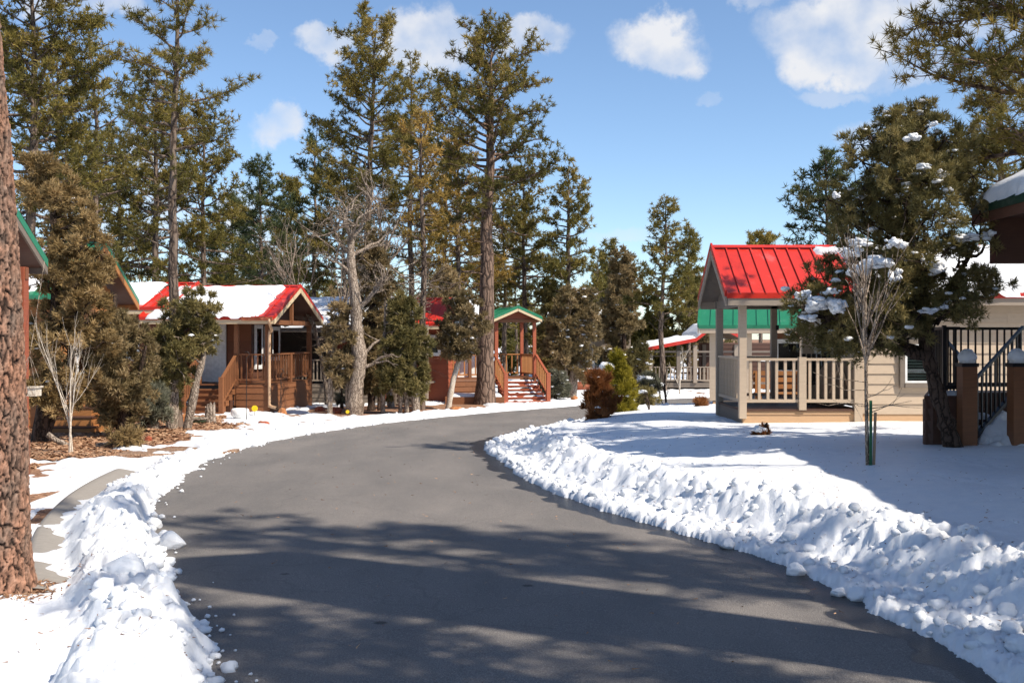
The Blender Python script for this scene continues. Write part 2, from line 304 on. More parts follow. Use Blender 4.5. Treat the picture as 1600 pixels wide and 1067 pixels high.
M = dict(
    asphalt=asphalt_mat(), snow=snow_mat('snow'), gravel=gravel_mat('red_gravel', [(.16, .075, .04), (.3, .16, .09), (.42, .25, .15)]),
    concrete=paint('concrete', (.27, .245, .215), .85, (1, 1, 1), .12, 14),
    path=gravel_mat('tan_path', [(.3, .19, .12), (.36, .23, .15), (.42, .28, .19)], 40),
    brown=paint('brown_stain', (.2, .078, .03)), rust=paint('rust_brown_siding', (.19, .066, .028)), redwall=paint('red_brown_siding', (.3, .075, .032)),
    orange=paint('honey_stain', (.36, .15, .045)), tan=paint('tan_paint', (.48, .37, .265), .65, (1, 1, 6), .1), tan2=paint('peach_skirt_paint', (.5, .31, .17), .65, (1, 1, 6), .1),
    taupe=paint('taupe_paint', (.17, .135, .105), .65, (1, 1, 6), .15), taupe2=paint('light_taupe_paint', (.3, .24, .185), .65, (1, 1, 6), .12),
    grey=paint('grey_siding', (.1, .085, .075), .7), darkbrown=paint('dark_brown_stain', (.085, .035, .02)), cream=paint('cream_trim', (.6, .47, .3), .6, (1, 1, 6), .12),
    white=flat('white_paint', (.8, .8, .78), .45), black=flat('black_iron', (.012, .012, .013), .4), dark=flat('dark_interior', (.02, .017, .015), .9),
    red=metal_roof('red_metal', (.5, .027, .015)), green=metal_roof('green_metal', (.018, .17, .085)), shaded_green=metal_roof('shaded_green_metal', (.008, .035, .022)), teal=metal_roof('teal_metal', (.02, .14, .19)),  # green-black roof metal: the eave's shade is put into its colour
    blind=flat('pale_blind', (.42, .5, .45), .6), glass=glass_mat(), gutter=flat('tan_gutter', (.55, .36, .22), .4),
    pbark=bark('pine_bark', (.03, .022, .018), (.115, .076, .057), (.21, .142, .106)), pbark2=bark('grey_pine_bark', (.025, .02, .017), (.095, .068, .053), (.18, .135, .105)),
    jbark=bark('juniper_bark', (.06, .045, .035), (.22, .17, .13), (.38, .31, .25), 14, .12, .02), dbark=bark('dark_bark', (.012, .009, .007), (.045, .03, .022), (.09, .06, .045), 14, .15, .02),
    gbark=bark('grey_oak_bark', (.07, .052, .04), (.22, .168, .128), (.36, .29, .23), 16, .2, .02), pale=bark('pale_stem', (.3, .24, .18), (.5, .42, .34), (.62, .55, .46), 20, .3, .003),
    needle=foliage('pine_needles', (.055, .056, .015), (.155, .13, .03), (.31, .225, .055)), needle_y=foliage('golden_pine_needles', (.12, .09, .022), (.26, .175, .04), (.43, .27, .075)),
    needle_d=foliage('deep_green_pine_needles', (0.031, 0.045, 0.020), (0.075, 0.091, 0.033), (0.156, 0.150, 0.050)),
    jun=foliage('juniper_foliage', (0.088, 0.069, 0.030), (0.237, 0.177, 0.085), (0.425, 0.312, 0.169)), jun_g=foliage('green_juniper_foliage', (.068, .066, .023), (.195, .162, .058), (.36, .28, .115)),
    jun_r=foliage('rusty_juniper_foliage', (.1, .068, .027), (.29, .2, .085), (.5, .35, .17)),
    rustleaf=foliage('dry_rust_foliage', (.1, .034, .012), (.27, .1, .03), (.42, .19, .075)), lime=foliage('yellow_green_foliage', (.08, .075, .008), (.24, .2, .018), (.42, .34, .045)),
    sage=foliage('sage_foliage', (.06, .06, .04), (.15, .15, .1), (.26, .25, .18)), mulch=foliage('bark_mulch', (.1, .04, .02), (.27, .14, .075), (.45, .28, .17), .0),
    rock=gravel_mat('orange_rock', [(.36, .14, .05), (.42, .18, .07), (.5, .25, .1)], 5), redrock=gravel_mat('red_rock', [(.3, .07, .03), (.36, .1, .05), (.42, .15, .08)], 5),
    greenglaze=flat('green_glaze', (.05, .09, .05), .4), yellow=flat('yellow_plastic', (.8, .55, .01), .4), redp=flat('red_reflector', (.7, .01, .02), .3), stake=flat('green_stake', (.02, .12, .05), .5), wood=paint('bare_wood_stake', (.3, .2, .12)),
)

# ------------------------------------------------------------------ ground, road, snow
CTR = [(1.2, -40), (1.2, -20), (1.1, -8), (1.0, 0), (.75, 4.6), (.1, 8.2), (-1.45, 12.3), (-2.35, 16.3), (-2.72, 21.8), (-1.15, 27.8), (1.6, 33.4), (3.85, 36.8), (6.2, 41), (9, 44.2), (13, 44.5), (20, 43), (34, 40)]
def catmull(P, k=24):
    P = np.array(P, float); P = np.vstack([2 * P[0] - P[1], P, 2 * P[-1] - P[-2]]); out = []
    for i in range(1, len(P) - 2):
        t = np.linspace(0, 1, k, endpoint=False)[:, None]; a, b, c, d = P[i - 1:i + 3]
        out.append(.5 * (2 * b + (c - a) * t + (2 * a - 5 * b + 4 * c - d) * t * t + (3 * b - a - 3 * c + d) * t ** 3))
    return np.vstack(out + [P[-2][None]])
RC = catmull(CTR); RS = np.concatenate([[0], np.cumsum(np.linalg.norm(np.diff(RC, axis=0), axis=1))])
def half(s): return 2.08 + .32 * sstep(46, 49, np.asarray(s, float)) - .18 * sstep(58, 62, np.asarray(s, float))
def road_dist(x, y):
    """signed distance to the road's centre line (right of it positive) and distance along it"""
    x = np.asarray(x, float).ravel(); y = np.asarray(y, float).ravel(); D = np.full(x.shape, 1e9); S = np.zeros(x.shape); SG = np.ones(x.shape)
    C = RC[::3]; SS = RS[::3]
    for i in range(len(C) - 1):
        a = C[i]; u = C[i + 1] - a; L2 = u @ u
        t = np.clip(((x - a[0]) * u[0] + (y - a[1]) * u[1]) / L2, 0, 1); dx = x - a[0] - t * u[0]; dy = y - a[1] - t * u[1]; d = dx * dx + dy * dy
        m = d < D; D = np.where(m, d, D); S = np.where(m, SS[i] + t * math.sqrt(L2), S); SG = np.where(m, np.sign(u[1] * dx - u[0] * dy), SG)
    return np.sqrt(D) * SG, S
def zlin(y): y = np.asarray(y, float); return -.018 * np.clip(y, -60, 80)
def zground(x, y, d=None):
    x = np.asarray(x, float); y = np.asarray(y, float)
    if d is None: d = road_dist(x, y)[0].reshape(x.shape)
    z = zlin(y); off = sstep(2.4, 5, np.abs(d))
    return z + np.where(d > 0, .2 * sstep(3, 6, d) * (1 - sstep(26, 36, y)), 0) + off * .05 * fbm(x * .25, y * .25, 3, 3) - .02 * (1 - off) * 0
def ell(px, py, rx, ry):
    Y = 2956 / (py - 557.4); return (X(px, Y), Y, rx * Y / F, ry * Y * Y / 2956)
BARE = [ell(80, 772, 62, 17), ell(110, 711, 120, 8), ell(140, 690, 150, 15), ell(170, 668, 200, 17), ell(300, 657, 45, 7), ell(270, 701, 30, 7), ell(255, 676, 60, 4),
        ell(600, 640, 120, 9), ell(715, 636, 50, 8), ell(520, 640, 40, 4), ell(300, 640, 120, 8), ell(20, 735, 20, 8)]
def snow_depth(x, y, d, s):
    t = np.zeros(x.shape); w1 = fbm(x * .9, y * .9, 4, 11); edge = .10 * noise2(s * 1.1, s * 0, 5) + .07 * noise2(s * 3.1, s * 0 + 3, 6) + .035 * noise2(x * 9, y * 9, 8) + .02 * noise2(x * 23, y * 23, 9)
    dome = lambda c, sd: np.clip(1 - (worley(x / c, y / c, sd) / .62) ** 2, 0, 1)
    wx = x + .06 * noise2(x * 6, y * 6, 31); wy = y + .06 * noise2(x * 6, y * 6, 32)
    # right-hand side: icy apron, ploughed bank, deep smooth lawn
    e = d - half(s) - edge
    apw = .42 + .2 * noise2(s * .35, s * 0, 21) + .35 * np.exp(-((y - 23) / 4) ** 2)
    far = sstep(30, 36, y)
    hb = (.26 + .06 * noise2(s * .8, s * 0, 22)) * (1 - .45 * far) * (1 - .5 * np.exp(-((y - 25) / 3.2) ** 2))
    rise = sstep(apw - .12, apw + .5, e + .1 * noise2(x * 3, y * 3, 24)); fall = 1 - sstep(apw + .55, apw + 1.1, e)
    lawn = .275 + .05 * fbm(x * .22, y * .22, 2, 41) + .016 * noise2(x * 1.0, y * 1.0, 42) + .004 * fbm(x * 6, y * 6, 2, 46) - .016 * dome(.16, 14) * sstep(.1, .5, fbm(x * .7, y * .7, 2, 47) + .1)
    lm = sstep(apw + .3, apw + .95, e)
    bm = rise * fall; am = sstep(0, .08, e) * (1 - rise)
    tr = sstep(-.02, .06, e) * .05 + hb * bm + lawn * lm * (1 - bm * .9)
    tr = tr + bm * (.11 * fbm(wx * 1.9, wy * 1.9, 3, 51) + .05 * dome(.4, 3) + .055 * dome(.21, 4) + .036 * dome(.1, 5) + .018 * dome(.05, 12) + .035 * fbm(wx * 7, wy * 7, 3, 54) - .03)
    tr = tr + am * (.035 * dome(.12, 6) + .02 * dome(.055, 7) + .03 * fbm(x * 4, y * 4, 3, 52) - .005)
    tr = np.where(e < -.02, -.15, tr)
    # left-hand side: lower, lumpy bank, thin patchy snow behind it
    e = -d - half(s) - edge - .05
    near = 1 - sstep(11, 16, y); wb = .45 + .2 * near + .12 * noise2(s * .5, s * 0, 26)
    hb = (.15 + .07 * near) * (1 + .35 * noise2(s * .9, s * 0, 27))
    rise = sstep(0, .3, e); fall = 1 - sstep(wb - .15, wb + .4, e); bm = rise * fall
    thin = .1 + .05 * (1 - sstep(8.5, 11.5, y)) + .05 * fbm(x * .3, y * .3, 3, 43) + .012 * noise2(x * 1.2, y * 1.2, 44)
    bare = np.zeros(x.shape)
    for cx, cy, rx, ry in BARE: bare = np.maximum(bare, 1 - np.sqrt(((x - cx) / rx) ** 2 + ((y - cy) / ry) ** 2))
    bare = np.maximum(bare, .7 - np.abs((e - 1.2) / .2) * .7 - 1.5 * sstep(14.5, 16.5, y) - 1.5 * (1 - sstep(10.6, 11.6, y)))   # the gutter lies bare here
    bare = np.maximum(bare, sstep(46, 60, y + 6 * w1) * .0)
    bm2 = sstep(-.12, .12, bare + .12 * w1 + .05 * noise2(x * 5, y * 5, 45))
    bm2 = bm2 * (1 - sstep(.2, .8, bm))
    tl = hb * bm + thin * sstep(.1, 1.2, e) * (1 - bm * .6)
    tl = tl + bm * (.65 + .35 * near) * (.08 * fbm(wx * 2.1, wy * 2.1, 3, 53) + .045 * dome(.3, 8) + .04 * dome(.17, 9) + .03 * dome(.085, 10) + .016 * dome(.045, 13) + .03 * fbm(wx * 7, wy * 7, 3, 55) - .03)
    tl = np.where(bm2 > 0, tl * (1 - bm2) - .06 * bm2, tl); tl = np.where(e < -.02, -.15, tl)
    return np.where(d > 0, tr, tl)

def grid_quads(nr, nc):
    i = np.arange(nr - 1)[:, None] * nc; j = np.arange(nc - 1)[None]
    return np.stack([i + j, i + j + 1, i + nc + j + 1, i + nc + j], -1).reshape(-1, 4)
def build_ground():
    ys = np.concatenate([np.linspace(-60, 100, 161), np.geomspace(104, 1500, 24)]); xs = np.concatenate([-np.geomspace(1500, 44, 22), np.linspace(-40, 40, 81), np.geomspace(44, 1500, 22)])
    x, y = np.meshgrid(xs, ys); z = zground(x, y) - .012
    d = road_dist(x, y)[0].reshape(x.shape); z = z - .05 * (np.abs(d) < 4.2)
    o = mobj('ground', np_mesh('ground', np.stack([x, y, z], -1), grid_quads(*x.shape), mat=M['gravel'], smooth=True)); tag(o, kind='structure', label='red-brown gravel ground under the snow')
    # road strip
    s = np.arange(0, RS[-1], .25); cx = np.interp(s, RS, RC[:, 0]); cy = np.interp(s, RS, RC[:, 1]); tx = np.gradient(cx, s); ty = np.gradient(cy, s); q = np.hypot(tx, ty); tx /= q; ty /= q
    lat = np.array([-2.9, -2.4, -1.6, -.8, 0, .8, 1.2, 1.5, 1.7, 1.9, 2.1, 2.3, 2.5, 2.9])
    x = cx[:, None] + ty[:, None] * lat; y = cy[:, None] - tx[:, None] * lat; z = zlin(y) + .004 + 0 * x - .02 * (lat / 2.7) ** 2
    o = mobj('road', np_mesh('road', np.stack([x, y, z], -1), grid_quads(*x.shape), mat=M['asphalt'], smooth=True, uv={'edge': (half(s)[:, None] - lat[None]).ravel()})); tag(o, kind='structure', label='dark grey asphalt lane curving away')
    # rolled concrete gutter along the left edge
    lat = np.array([-3.62, -3.59, -3.54, -3.46, -3.36, -3.24, -3.14, -3.02, -2.93]); h = np.array([-.1, .06, .07, .06, .035, .012, .006, .008, -.05])
    m = (s > 49) & (s < 57.5); cx, cy, tx, ty = cx[m], cy[m], tx[m], ty[m]
    x = cx[:, None] + ty[:, None] * lat; y = cy[:, None] - tx[:, None] * lat; z = zlin(y) + h + 0 * x
    o = mobj('gutter', np_mesh('gutter', np.stack([x, y, z], -1), grid_quads(*x.shape), mat=M['concrete'], smooth=True)); tag(o, kind='structure', label='pale concrete rolled gutter beside the road')
    # snow: one skin over everything, dipping below the ground where it is bare
    ys = np.concatenate([np.linspace(-40, 3.2, 40), np.geomspace(3.3, 60, 540), np.geomspace(60.6, 400, 40)])
    us = np.concatenate([-np.geomspace(14, .56, 40), np.linspace(-.545, .545, 570), np.geomspace(.56, 14, 40)])
    u, y = np.meshgrid(us, ys); x = u * np.maximum(y, 3.2) * np.where(np.abs(u) > .55, np.clip(30 / np.maximum(y, 3.2), .6, 3), 1)
    x = np.where(np.abs(u) <= .55, u * np.maximum(y, 3.2), np.sign(u) * (.55 * np.maximum(y, 3.2) + (np.abs(u) - .55) / 13.5 * 150))
    d, s = road_dist(x, y); d = d.reshape(x.shape); s = s.reshape(x.shape)
    t = snow_depth(x, y, d, s); g = zground(x, y, d); z = g + t
    z = np.where(y > 60, g + .12 + .1 * fbm(x * .2, y * .2, 2, 6) - .12 * sstep(0, .3, np.abs(d) < 3), z)
    o = mobj('snow', np_mesh('snow', np.stack([x, y, z], -1), grid_quads(*x.shape), mat=M['snow'], smooth=True)); tag(o, kind='structure', label='white snow with ploughed banks along the road')
build_ground()
def top_z(x, y):
    x = np.array([float(x)]); y = np.array([float(y)]); d, s = road_dist(x, y); g = zground(x, y, d); return float((g + np.maximum(snow_depth(x, y, d, s), 0))[0])
def gz(x, y): return float(zground(np.array([float(x)]), np.array([float(y)]))[0])

# ------------------------------------------------------------------ cabins
R_ = random.Random(5)
def board_mesh(L, h, mat, tb=.026, tt=.006):
    k = ('board', round(L, 3), round(h, 3), mat.name)
    if k not in _bc:
        V = [(0, 0, 0), (L, 0, 0), (L, 0, h), (0, 0, h), (0, -tb, 0), (L, -tb, 0), (L, -tt, h), (0, -tt, h)]
        _bc[k] = np_mesh('board', V, [(0, 1, 2, 3), (4, 7, 6, 5), (0, 4, 5, 1), (3, 2, 6, 7), (0, 3, 7, 4), (1, 5, 6, 2)], mat=mat)
    return _bc[k]
class Cabin:
    def __init__(s, name, label, X0, Y0, z0, rot=0, cat='cabin'):
        s.r = tag(empty(name, (X0, Y0, z0), math.radians(rot)), label, cat)
    def box(s, name, c, size, mat, parent=None, rot=(0, 0, 0)): return box(name, size, c, mat, parent or s.r, rot)
    def span(s, name, a, b, mat, parent=None):
        c = [(p + q) / 2 for p, q in zip(a, b)]; return box(name, [abs(q - p) for p, q in zip(a, b)], c, mat, parent or s.r)
    def wall(s, p0, p1, z0, z1, mat, board=.19, clip=None, th=.1, name='wall', holes=(), joint=3.4):
        p0, p1 = Vector((*p0, 0)), Vector((*p1, 0)); u = p1 - p0; L = u.length; u.normalize(); n = Vector((u.y, -u.x, 0)); up = Vector((0, 0, 1))
        if clip is None:
            w = obox(name, p0 + up * z0, u * L, -n * th, up * (z1 - z0), mat, s.r)
        else:
            pts = [p0 + u * a + up * b for a, b in clip]; w = prism(name, pts, -n * th, mat, s.r)
        ang = math.atan2(u.y, u.x); z = z0
        while z < z1 - .02:
            h = min(board, z1 - z); a, b = 0, L
            if clip is not None:
                zz = z + h * .5; xs = []
                for (a0, b0), (a1, b1) in zip(clip, clip[1:] + clip[:1]):
                    if (b0 - zz) * (b1 - zz) < 0: xs.append(a0 + (a1 - a0) * (zz - b0) / (b1 - b0))
                if len(xs) < 2: z += board; continue
                a, b = min(xs), max(xs)
            segs = [(a, b)]
            for h0, h1, k0, k1 in holes:
                if z + h > k0 + .01 and z < k1 - .01:
                    segs = [q for (c, d) in segs for q in ((c, min(d, h0)), (max(c, h1), d)) if q[1] - q[0] > .02]
            for c, d in segs:
                cuts = [c]; q = c + R_.uniform(.6, joint)
                while q < d - .4: cuts.append(q); q += R_.uniform(1.6, joint)
                cuts.append(d)
                for e, f in zip(cuts, cuts[1:]):
                    p = p0 + u * (e + .0015) + n * R_.uniform(0, .002); mobj('board', board_mesh(f - e - .003, h - .003, mat), w, (p.x, p.y, z + .001), (0, 0, ang))
            z += board
        return w
    def post(s, x, y, z0, z1, mat, w=.13, name='post'): return s.box(name, (x, y, (z0 + z1) / 2), (w, w, z1 - z0), mat)
    def rail(s, p0, p1, z0, z1, mat, h=.92, gap=.13, bw=.045, low=.1, bmat=None, top=(.09, .045)):
        p0, p1 = Vector((*p0, z0)), Vector((*p1, z1)); d = p1 - p0; L = math.hypot(d.x, d.y); u = Vector((d.x / L, d.y / L, 0)); n = Vector((u.y, -u.x, 0)); up = Vector((0, 0, 1))
        o = obox('railing', p0 + up * (h - top[1]) - n * top[0] / 2, d, n * top[0], up * top[1], mat, s.r)
        obox('bottom_rail', p0 + up * low - n * .03, d, n * .06, up * .06, mat, o)
        k = max(1, int(L / gap)); ang = math.atan2(u.y, u.x)
        hh = h - top[1] - low - .06
        for i in range(k):
            t = (i + .5) / k; c = p0 + d * t + up * (low + .06 + hh / 2)
            sl = abs(d.z / L) * bw
            mobj('baluster', box_mesh('baluster', bw, bw, round(hh + sl, 3), bmat or mat), o, c, (0, 0, ang))
        return o
    def stairs(s, p, u, w, z, n, rise, run, mat, snow=False, side=True):
        """p: corner at the top edge; u: horizontal direction down the flight; the width w lies to the left of u"""
        u = Vector((*u, 0)).normalized(); v = Vector((-u.y, u.x, 0)); p = Vector((*p, 0)); up = Vector((0, 0, 1)); base = None
        base = obox('stairs', p + up * (z - n * rise - .3) + v * .05, u * (run * .9), v * (w - .1), up * (n * rise + .25 - rise), M['darkbrown'] if mat in (M['brown'], M['redwall'], M['orange']) else mat, s.r)
        for i in range(n):
            q = p + u * run * i + up * (z - rise * (i + 1))
            obox('tread', q + up * (-.04) - u * .0 - v * .03, u * (run + .03), v * (w + .06), up * .04, mat, base)
            obox('riser', q + u * (run - .012) + up * (-rise + .001), u * .01, v * w, up * (rise - .042), mat, base)
            if side:
                for e in (-.031, w + .001): obox('stringer', q + v * e + up * (-rise * 1.0 - .001), u * (run - .014), v * .03, up * (rise - .042), mat, base)
            if snow:
                A = snow_sheet(q - v * .0 + up * .0, u * (run * .92), v * w, up, .05, 40 + i, 8, 24, .35); mobj('snow_cover', A, base)
        return base
    def window(s, c, n, w, h, mat, blinds=True, fw=.09, mull=False, sill=True):
        """c: centre on the wall face; n: outward direction (x, y)"""
        n = Vector((*n, 0)).normalized(); u = Vector((-n.y, n.x, 0)); up = Vector((0, 0, 1)); c = Vector(c); o = c - u * w / 2 - up * h / 2
        b = obox('window', o + n * .03, u * w, up * h, n * .006, M['dark'], s.r)
        g = .035
        obox('pane', o + n * .062, u * w, up * h, n * .004, M['glass'], b)
        obox('frame', o + n * .03 - u * fw - up * fw, u * fw, up * (h + 2 * fw), n * g * 1.4, mat, b); obox('frame', o + n * .03 + u * w - up * fw, u * fw, up * (h + 2 * fw), n * g * 1.4, mat, b)
        obox('frame', o + n * .03 + up * h, u * w, up * fw, n * g * 1.39, mat, b)
        obox('sill', o + n * .03 - up * fw, u * w, up * fw, n * g * 1.8, mat, b)
        t = .04
        for a, e, x, y in ((0, 0, t, h), (w - t, 0, t, h), (t, 0, w - 2 * t, t), (t, h - t, w - 2 * t, t)): obox('sash', o + u * a + up * e + n * .067, u * x, up * y, n * .012, M['white'], b)
        if mull: obox('sash', o + u * (w / 2 - .025) + up * t + n * .067, u * .05, up * (h - 2 * t), n * .0118, M['white'], b)
        if blinds:
            A = Acc(); k = int(h / .055)
            for i in range(k):
                z = (i + .5) * h / k; q = [o + up * (z - .02) + n * .041 + u * .02, o + up * (z - .02) + n * .041 + u * (w - .02), o + up * (z + .018) + n * .056 + u * (w - .02), o + up * (z + .018) + n * .056 + u * .02]
                A.add([tuple(v) for v in q], [(0, 1, 2, 3)])
            mobj('blinds', A.mesh('blinds', M['blind']), b)
        return b
    def door(s, c, n, w, h, mat):
        n = Vector((*n, 0)).normalized(); u = Vector((-n.y, n.x, 0)); up = Vector((0, 0, 1)); o = Vector(c) - u * w / 2
        d = obox('door', o + n * .03, u * w, up * h, n * .03, mat, s.r)
        for a, b, e, f in ((.12, .12, .32, .7), (.56, .12, .32, .7), (.12, .95, .32, .9), (.56, .95, .32, .9)):
            obox('door_panel', o + u * a * w / 1.0 * .98 + up * b + n * .06, u * e * w * .98, up * f, n * .008, mat, d)
        for e in (-.1, w): obox('door_frame', o + u * e + n * .03, u * .1, up * (h + .1), n * .05, M['white'], d)
        obox('door_frame', o + up * h + n * .03, u * w, up * .1, n * .049, M['white'], d)
        obox('handle', o + u * .08 + up * .95 + n * .068, u * .05, up * .12, n * .05, M['black'], d); return d
    def roof(s, x0, x1, y0, y1, ze, zr, axis, mat, trim, soffit, pitch_rib=.3, snow=(None, None), th=.05, seed=1, fas=.16):
        """gable roof; extents include the overhangs; snow: per slope list of (a0,a1,v0,v1,thick)"""
        up = Vector((0, 0, 1))
        for side in (0, 1):
            if axis == 'x':
                A = Vector((1, 0, 0)); L = x1 - x0; ym = (y0 + y1) / 2; e0 = Vector((x0, y0 if side == 0 else y1, ze)); run = Vector((0, ym - e0.y, zr - ze))
            else:
                A = Vector((0, 1, 0)); L = y1 - y0; xm = (x0 + x1) / 2; e0 = Vector((x0 if side == 0 else x1, y0, ze)); run = Vector((xm - e0.x, 0, zr - ze))
            sl = run.length; v = run.normalized(); nn = A.cross(v)
            if nn.z < 0: nn = -nn
            o = obox('roof', e0, A * L, v * (sl - .004), nn * th, mat, s.r)
            obox('soffit', e0 - nn * .022 + A * .02 + v * .02, A * (L - .04), v * (sl - .045), nn * .02, soffit, o)
            k = max(1, int(round(L / pitch_rib)))
            for i in range(k + 1):
                obox('seam', e0 + A * ((L - .03) * i / k) + nn * (th + .001) + v * .003, A * .026, v * (sl - .09), nn * .028, mat, o)
            obox('ridge_cap', e0 + v * (sl - .1) + nn * (th + .03), A * L, v * .103, nn * .012, mat, o)
            hv = Vector((v.x, v.y, 0)).normalized()
            obox('fascia', e0 - hv * .012 - up * fas + A * .02, A * (L - .04), hv * .03, up * (fas + .002), trim, o)
            obox('drip_edge', e0 - hv * .03 - up * .03, A * L, hv * .016, up * (.05 + th), mat, o)
            for a in (-.03, L):
                obox('rake_board', e0 + A * a - up * fas * 1.05, A * .03, v * (sl - .01), up * (fas * 1.05), trim, o)
                obox('rake_trim', e0 + A * (a + (-.006 if a < 0 else 0)) + up * .002, A * .036, v * (sl - .006), up * (th + .07), mat, o)
            for q, (a0, a1, v0, v1, tk) in enumerate(snow[side] or []):
                me = snow_sheet(e0 + A * a0 + v * (v0 * sl) + nn * th, A * (a1 - a0), v * ((v1 - v0) * sl), nn, tk, seed + q + side * 7, int((a1 - a0) * 12) + 4, int(sl * 10) + 6); mobj('snow_cover', me, o)
def snow_sheet(o, a, b, n, tk, seed, na, nb, rag=.16):
    """lumpy slab of snow on the parallelogram o, a, b"""
    o, a, b, n = (np.array(tuple(v)) for v in (o, a, b, n)); La, Lb = np.linalg.norm(a), np.linalg.norm(b); nb = max(nb, 6); na = max(na, 6)
    u, v = np.meshgrid(np.linspace(0, 1, na), np.linspace(0, 1, nb)); x = u * La; y = v * Lb
    d = np.minimum(np.minimum(x, La - x), np.minimum(y, Lb - y)) + rag * .8 * fbm(x * 1.7, y * 1.7, 4, seed) - rag * .25
    h = tk * np.sqrt(np.clip(d / max(tk, .06), 0, 1)) * (1 + .3 * fbm(x * 1.1, y * 1.1, 3, seed + 9)) - .03 * (d < 0)
    V = o + u[..., None] * a + v[..., None] * b + h[..., None] * n
    q = grid_quads(nb, na); 
    if np.dot(np.cross(a, b), n) < 0: q = q[:, ::-1]
    return np_mesh('snow_cover', V, q, mat=M['snow'], smooth=True)

# --- tan cabin with the red porch roof, on the right
def cabin_tan():
    Y0 = 20.3; z0 = gz(5, 20.3); c = Cabin('tan_cabin', 'tan lap-sided cabin with bright red metal porch roof and open railed porch', 0, 0, 0)
    zd = Z(637, Y0); xa, xb, yb = X(1160, Y0), X(1345, Y0), Y0 + 2.25; T, S = M['tan'], M['tan2']; ze, zr = 2.5, 3.5
    # porch skirt, deck
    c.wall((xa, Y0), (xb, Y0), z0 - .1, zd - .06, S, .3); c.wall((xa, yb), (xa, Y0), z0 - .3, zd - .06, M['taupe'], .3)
    dk = c.span('deck', (xa - .03, Y0 - .04, zd - .06), (xb, yb, zd - .022), M['darkbrown'])
    k = 16
    for i in range(k): box('deck_board', ((xb - xa) + .02, (yb - Y0) / k - .008, .02), ((xa + xb) / 2, Y0 - .03 + (i + .5) * (yb - Y0) / k, zd - .011), M['taupe'], dk)
    mobj('snow_cover', snow_sheet((xa + .06, Y0 + .1, zd), (xb - xa - .2, 0, 0), (0, yb - Y0 - .2, 0), (0, 0, 1), .035, 77, 40, 30, .5), dk)
    xm = X(1253, Y0)
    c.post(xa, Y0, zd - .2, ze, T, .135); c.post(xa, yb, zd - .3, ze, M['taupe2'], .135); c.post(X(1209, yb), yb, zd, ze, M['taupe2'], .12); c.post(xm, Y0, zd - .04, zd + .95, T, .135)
    c.post(xb - .06, Y0 + .01, zd - .3, zd + .95, T, .15)
    c.rail((xa + .07, Y0), (xm - .07, Y0), zd, zd, T, .93, .145, .05); c.rail((xm + .07, Y0), (xb - .14, Y0), zd, zd, T, .93, .145, .05)
    c.rail((xa, Y0 + .07), (xa, yb - .07), zd, zd, T, .95, .145, .05); c.rail((xa + .07, yb), (X(1209, yb) - .06, yb), zd, zd, T, .93, .15, .05)
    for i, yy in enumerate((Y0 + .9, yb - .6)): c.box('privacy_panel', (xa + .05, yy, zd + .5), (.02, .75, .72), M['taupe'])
    # beams under the eaves
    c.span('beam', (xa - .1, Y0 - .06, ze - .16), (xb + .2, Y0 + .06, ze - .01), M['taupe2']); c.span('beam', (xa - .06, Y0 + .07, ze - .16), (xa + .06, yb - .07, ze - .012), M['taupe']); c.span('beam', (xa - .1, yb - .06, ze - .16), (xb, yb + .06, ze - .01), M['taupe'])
    ym = (Y0 + yb) / 2
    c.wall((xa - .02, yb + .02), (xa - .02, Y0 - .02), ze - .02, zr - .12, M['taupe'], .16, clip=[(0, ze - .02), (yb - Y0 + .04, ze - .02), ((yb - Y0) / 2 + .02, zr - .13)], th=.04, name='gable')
    # body
    xe = 13.5
    wx0, wx1 = X(1412, Y0), X(1452, Y0) + .25
    w = c.wall((xb, Y0), (xe, Y0), zd - .12, ze, T, .19, holes=[(wx0 - xb - .1, wx1 - xb + .1, Z(598, Y0) - .1, Z(538, Y0) + .1)]); c.wall((xb, Y0), (xe, Y0), z0 - .1, zd - .12, S, .22, name='skirting')
    c.window(((wx0 + wx1) / 2, Y0, (Z(598, Y0) + Z(538, Y0)) / 2), (0, -1), wx1 - wx0, Z(538, Y0) - Z(598, Y0), M['taupe'])
    xw = X(1248, yb)
    c.wall((xw, yb - .3), (xb, yb - .3), zd, ze, T, .19); c.wall((xb, yb - .31), (xb, Y0 + .1), zd, ze, T, .19)
    c.window(((xw + xb) / 2 + .35, yb - .3, zd + 1.3), (0, -1), .62, .95, M['white'], blinds=True)
    c.span('corner_board', (xb - .02, Y0 - .04, zd - .1), (xb + .1, Y0 - .027, ze - .17), T)
    c.roof(xa - .36, xe + .3, Y0 - .33, yb + .33, ze, zr, 'x', M['red'], M['taupe2'], M['taupe'], .24, snow=([(2.45, 10.2, -.03, 1.0, .2), (1.95, 3.1, .78, 1.0, .1)], [(1, 10, .1, 1, .12)]), seed=3)
    c.box('wall_lamp', (X(1213, yb), yb - .08, ze - .55), (.06, .05, .1), M['black'])
    return c, xa, xb, Y0, yb, zd
tanc = cabin_tan()
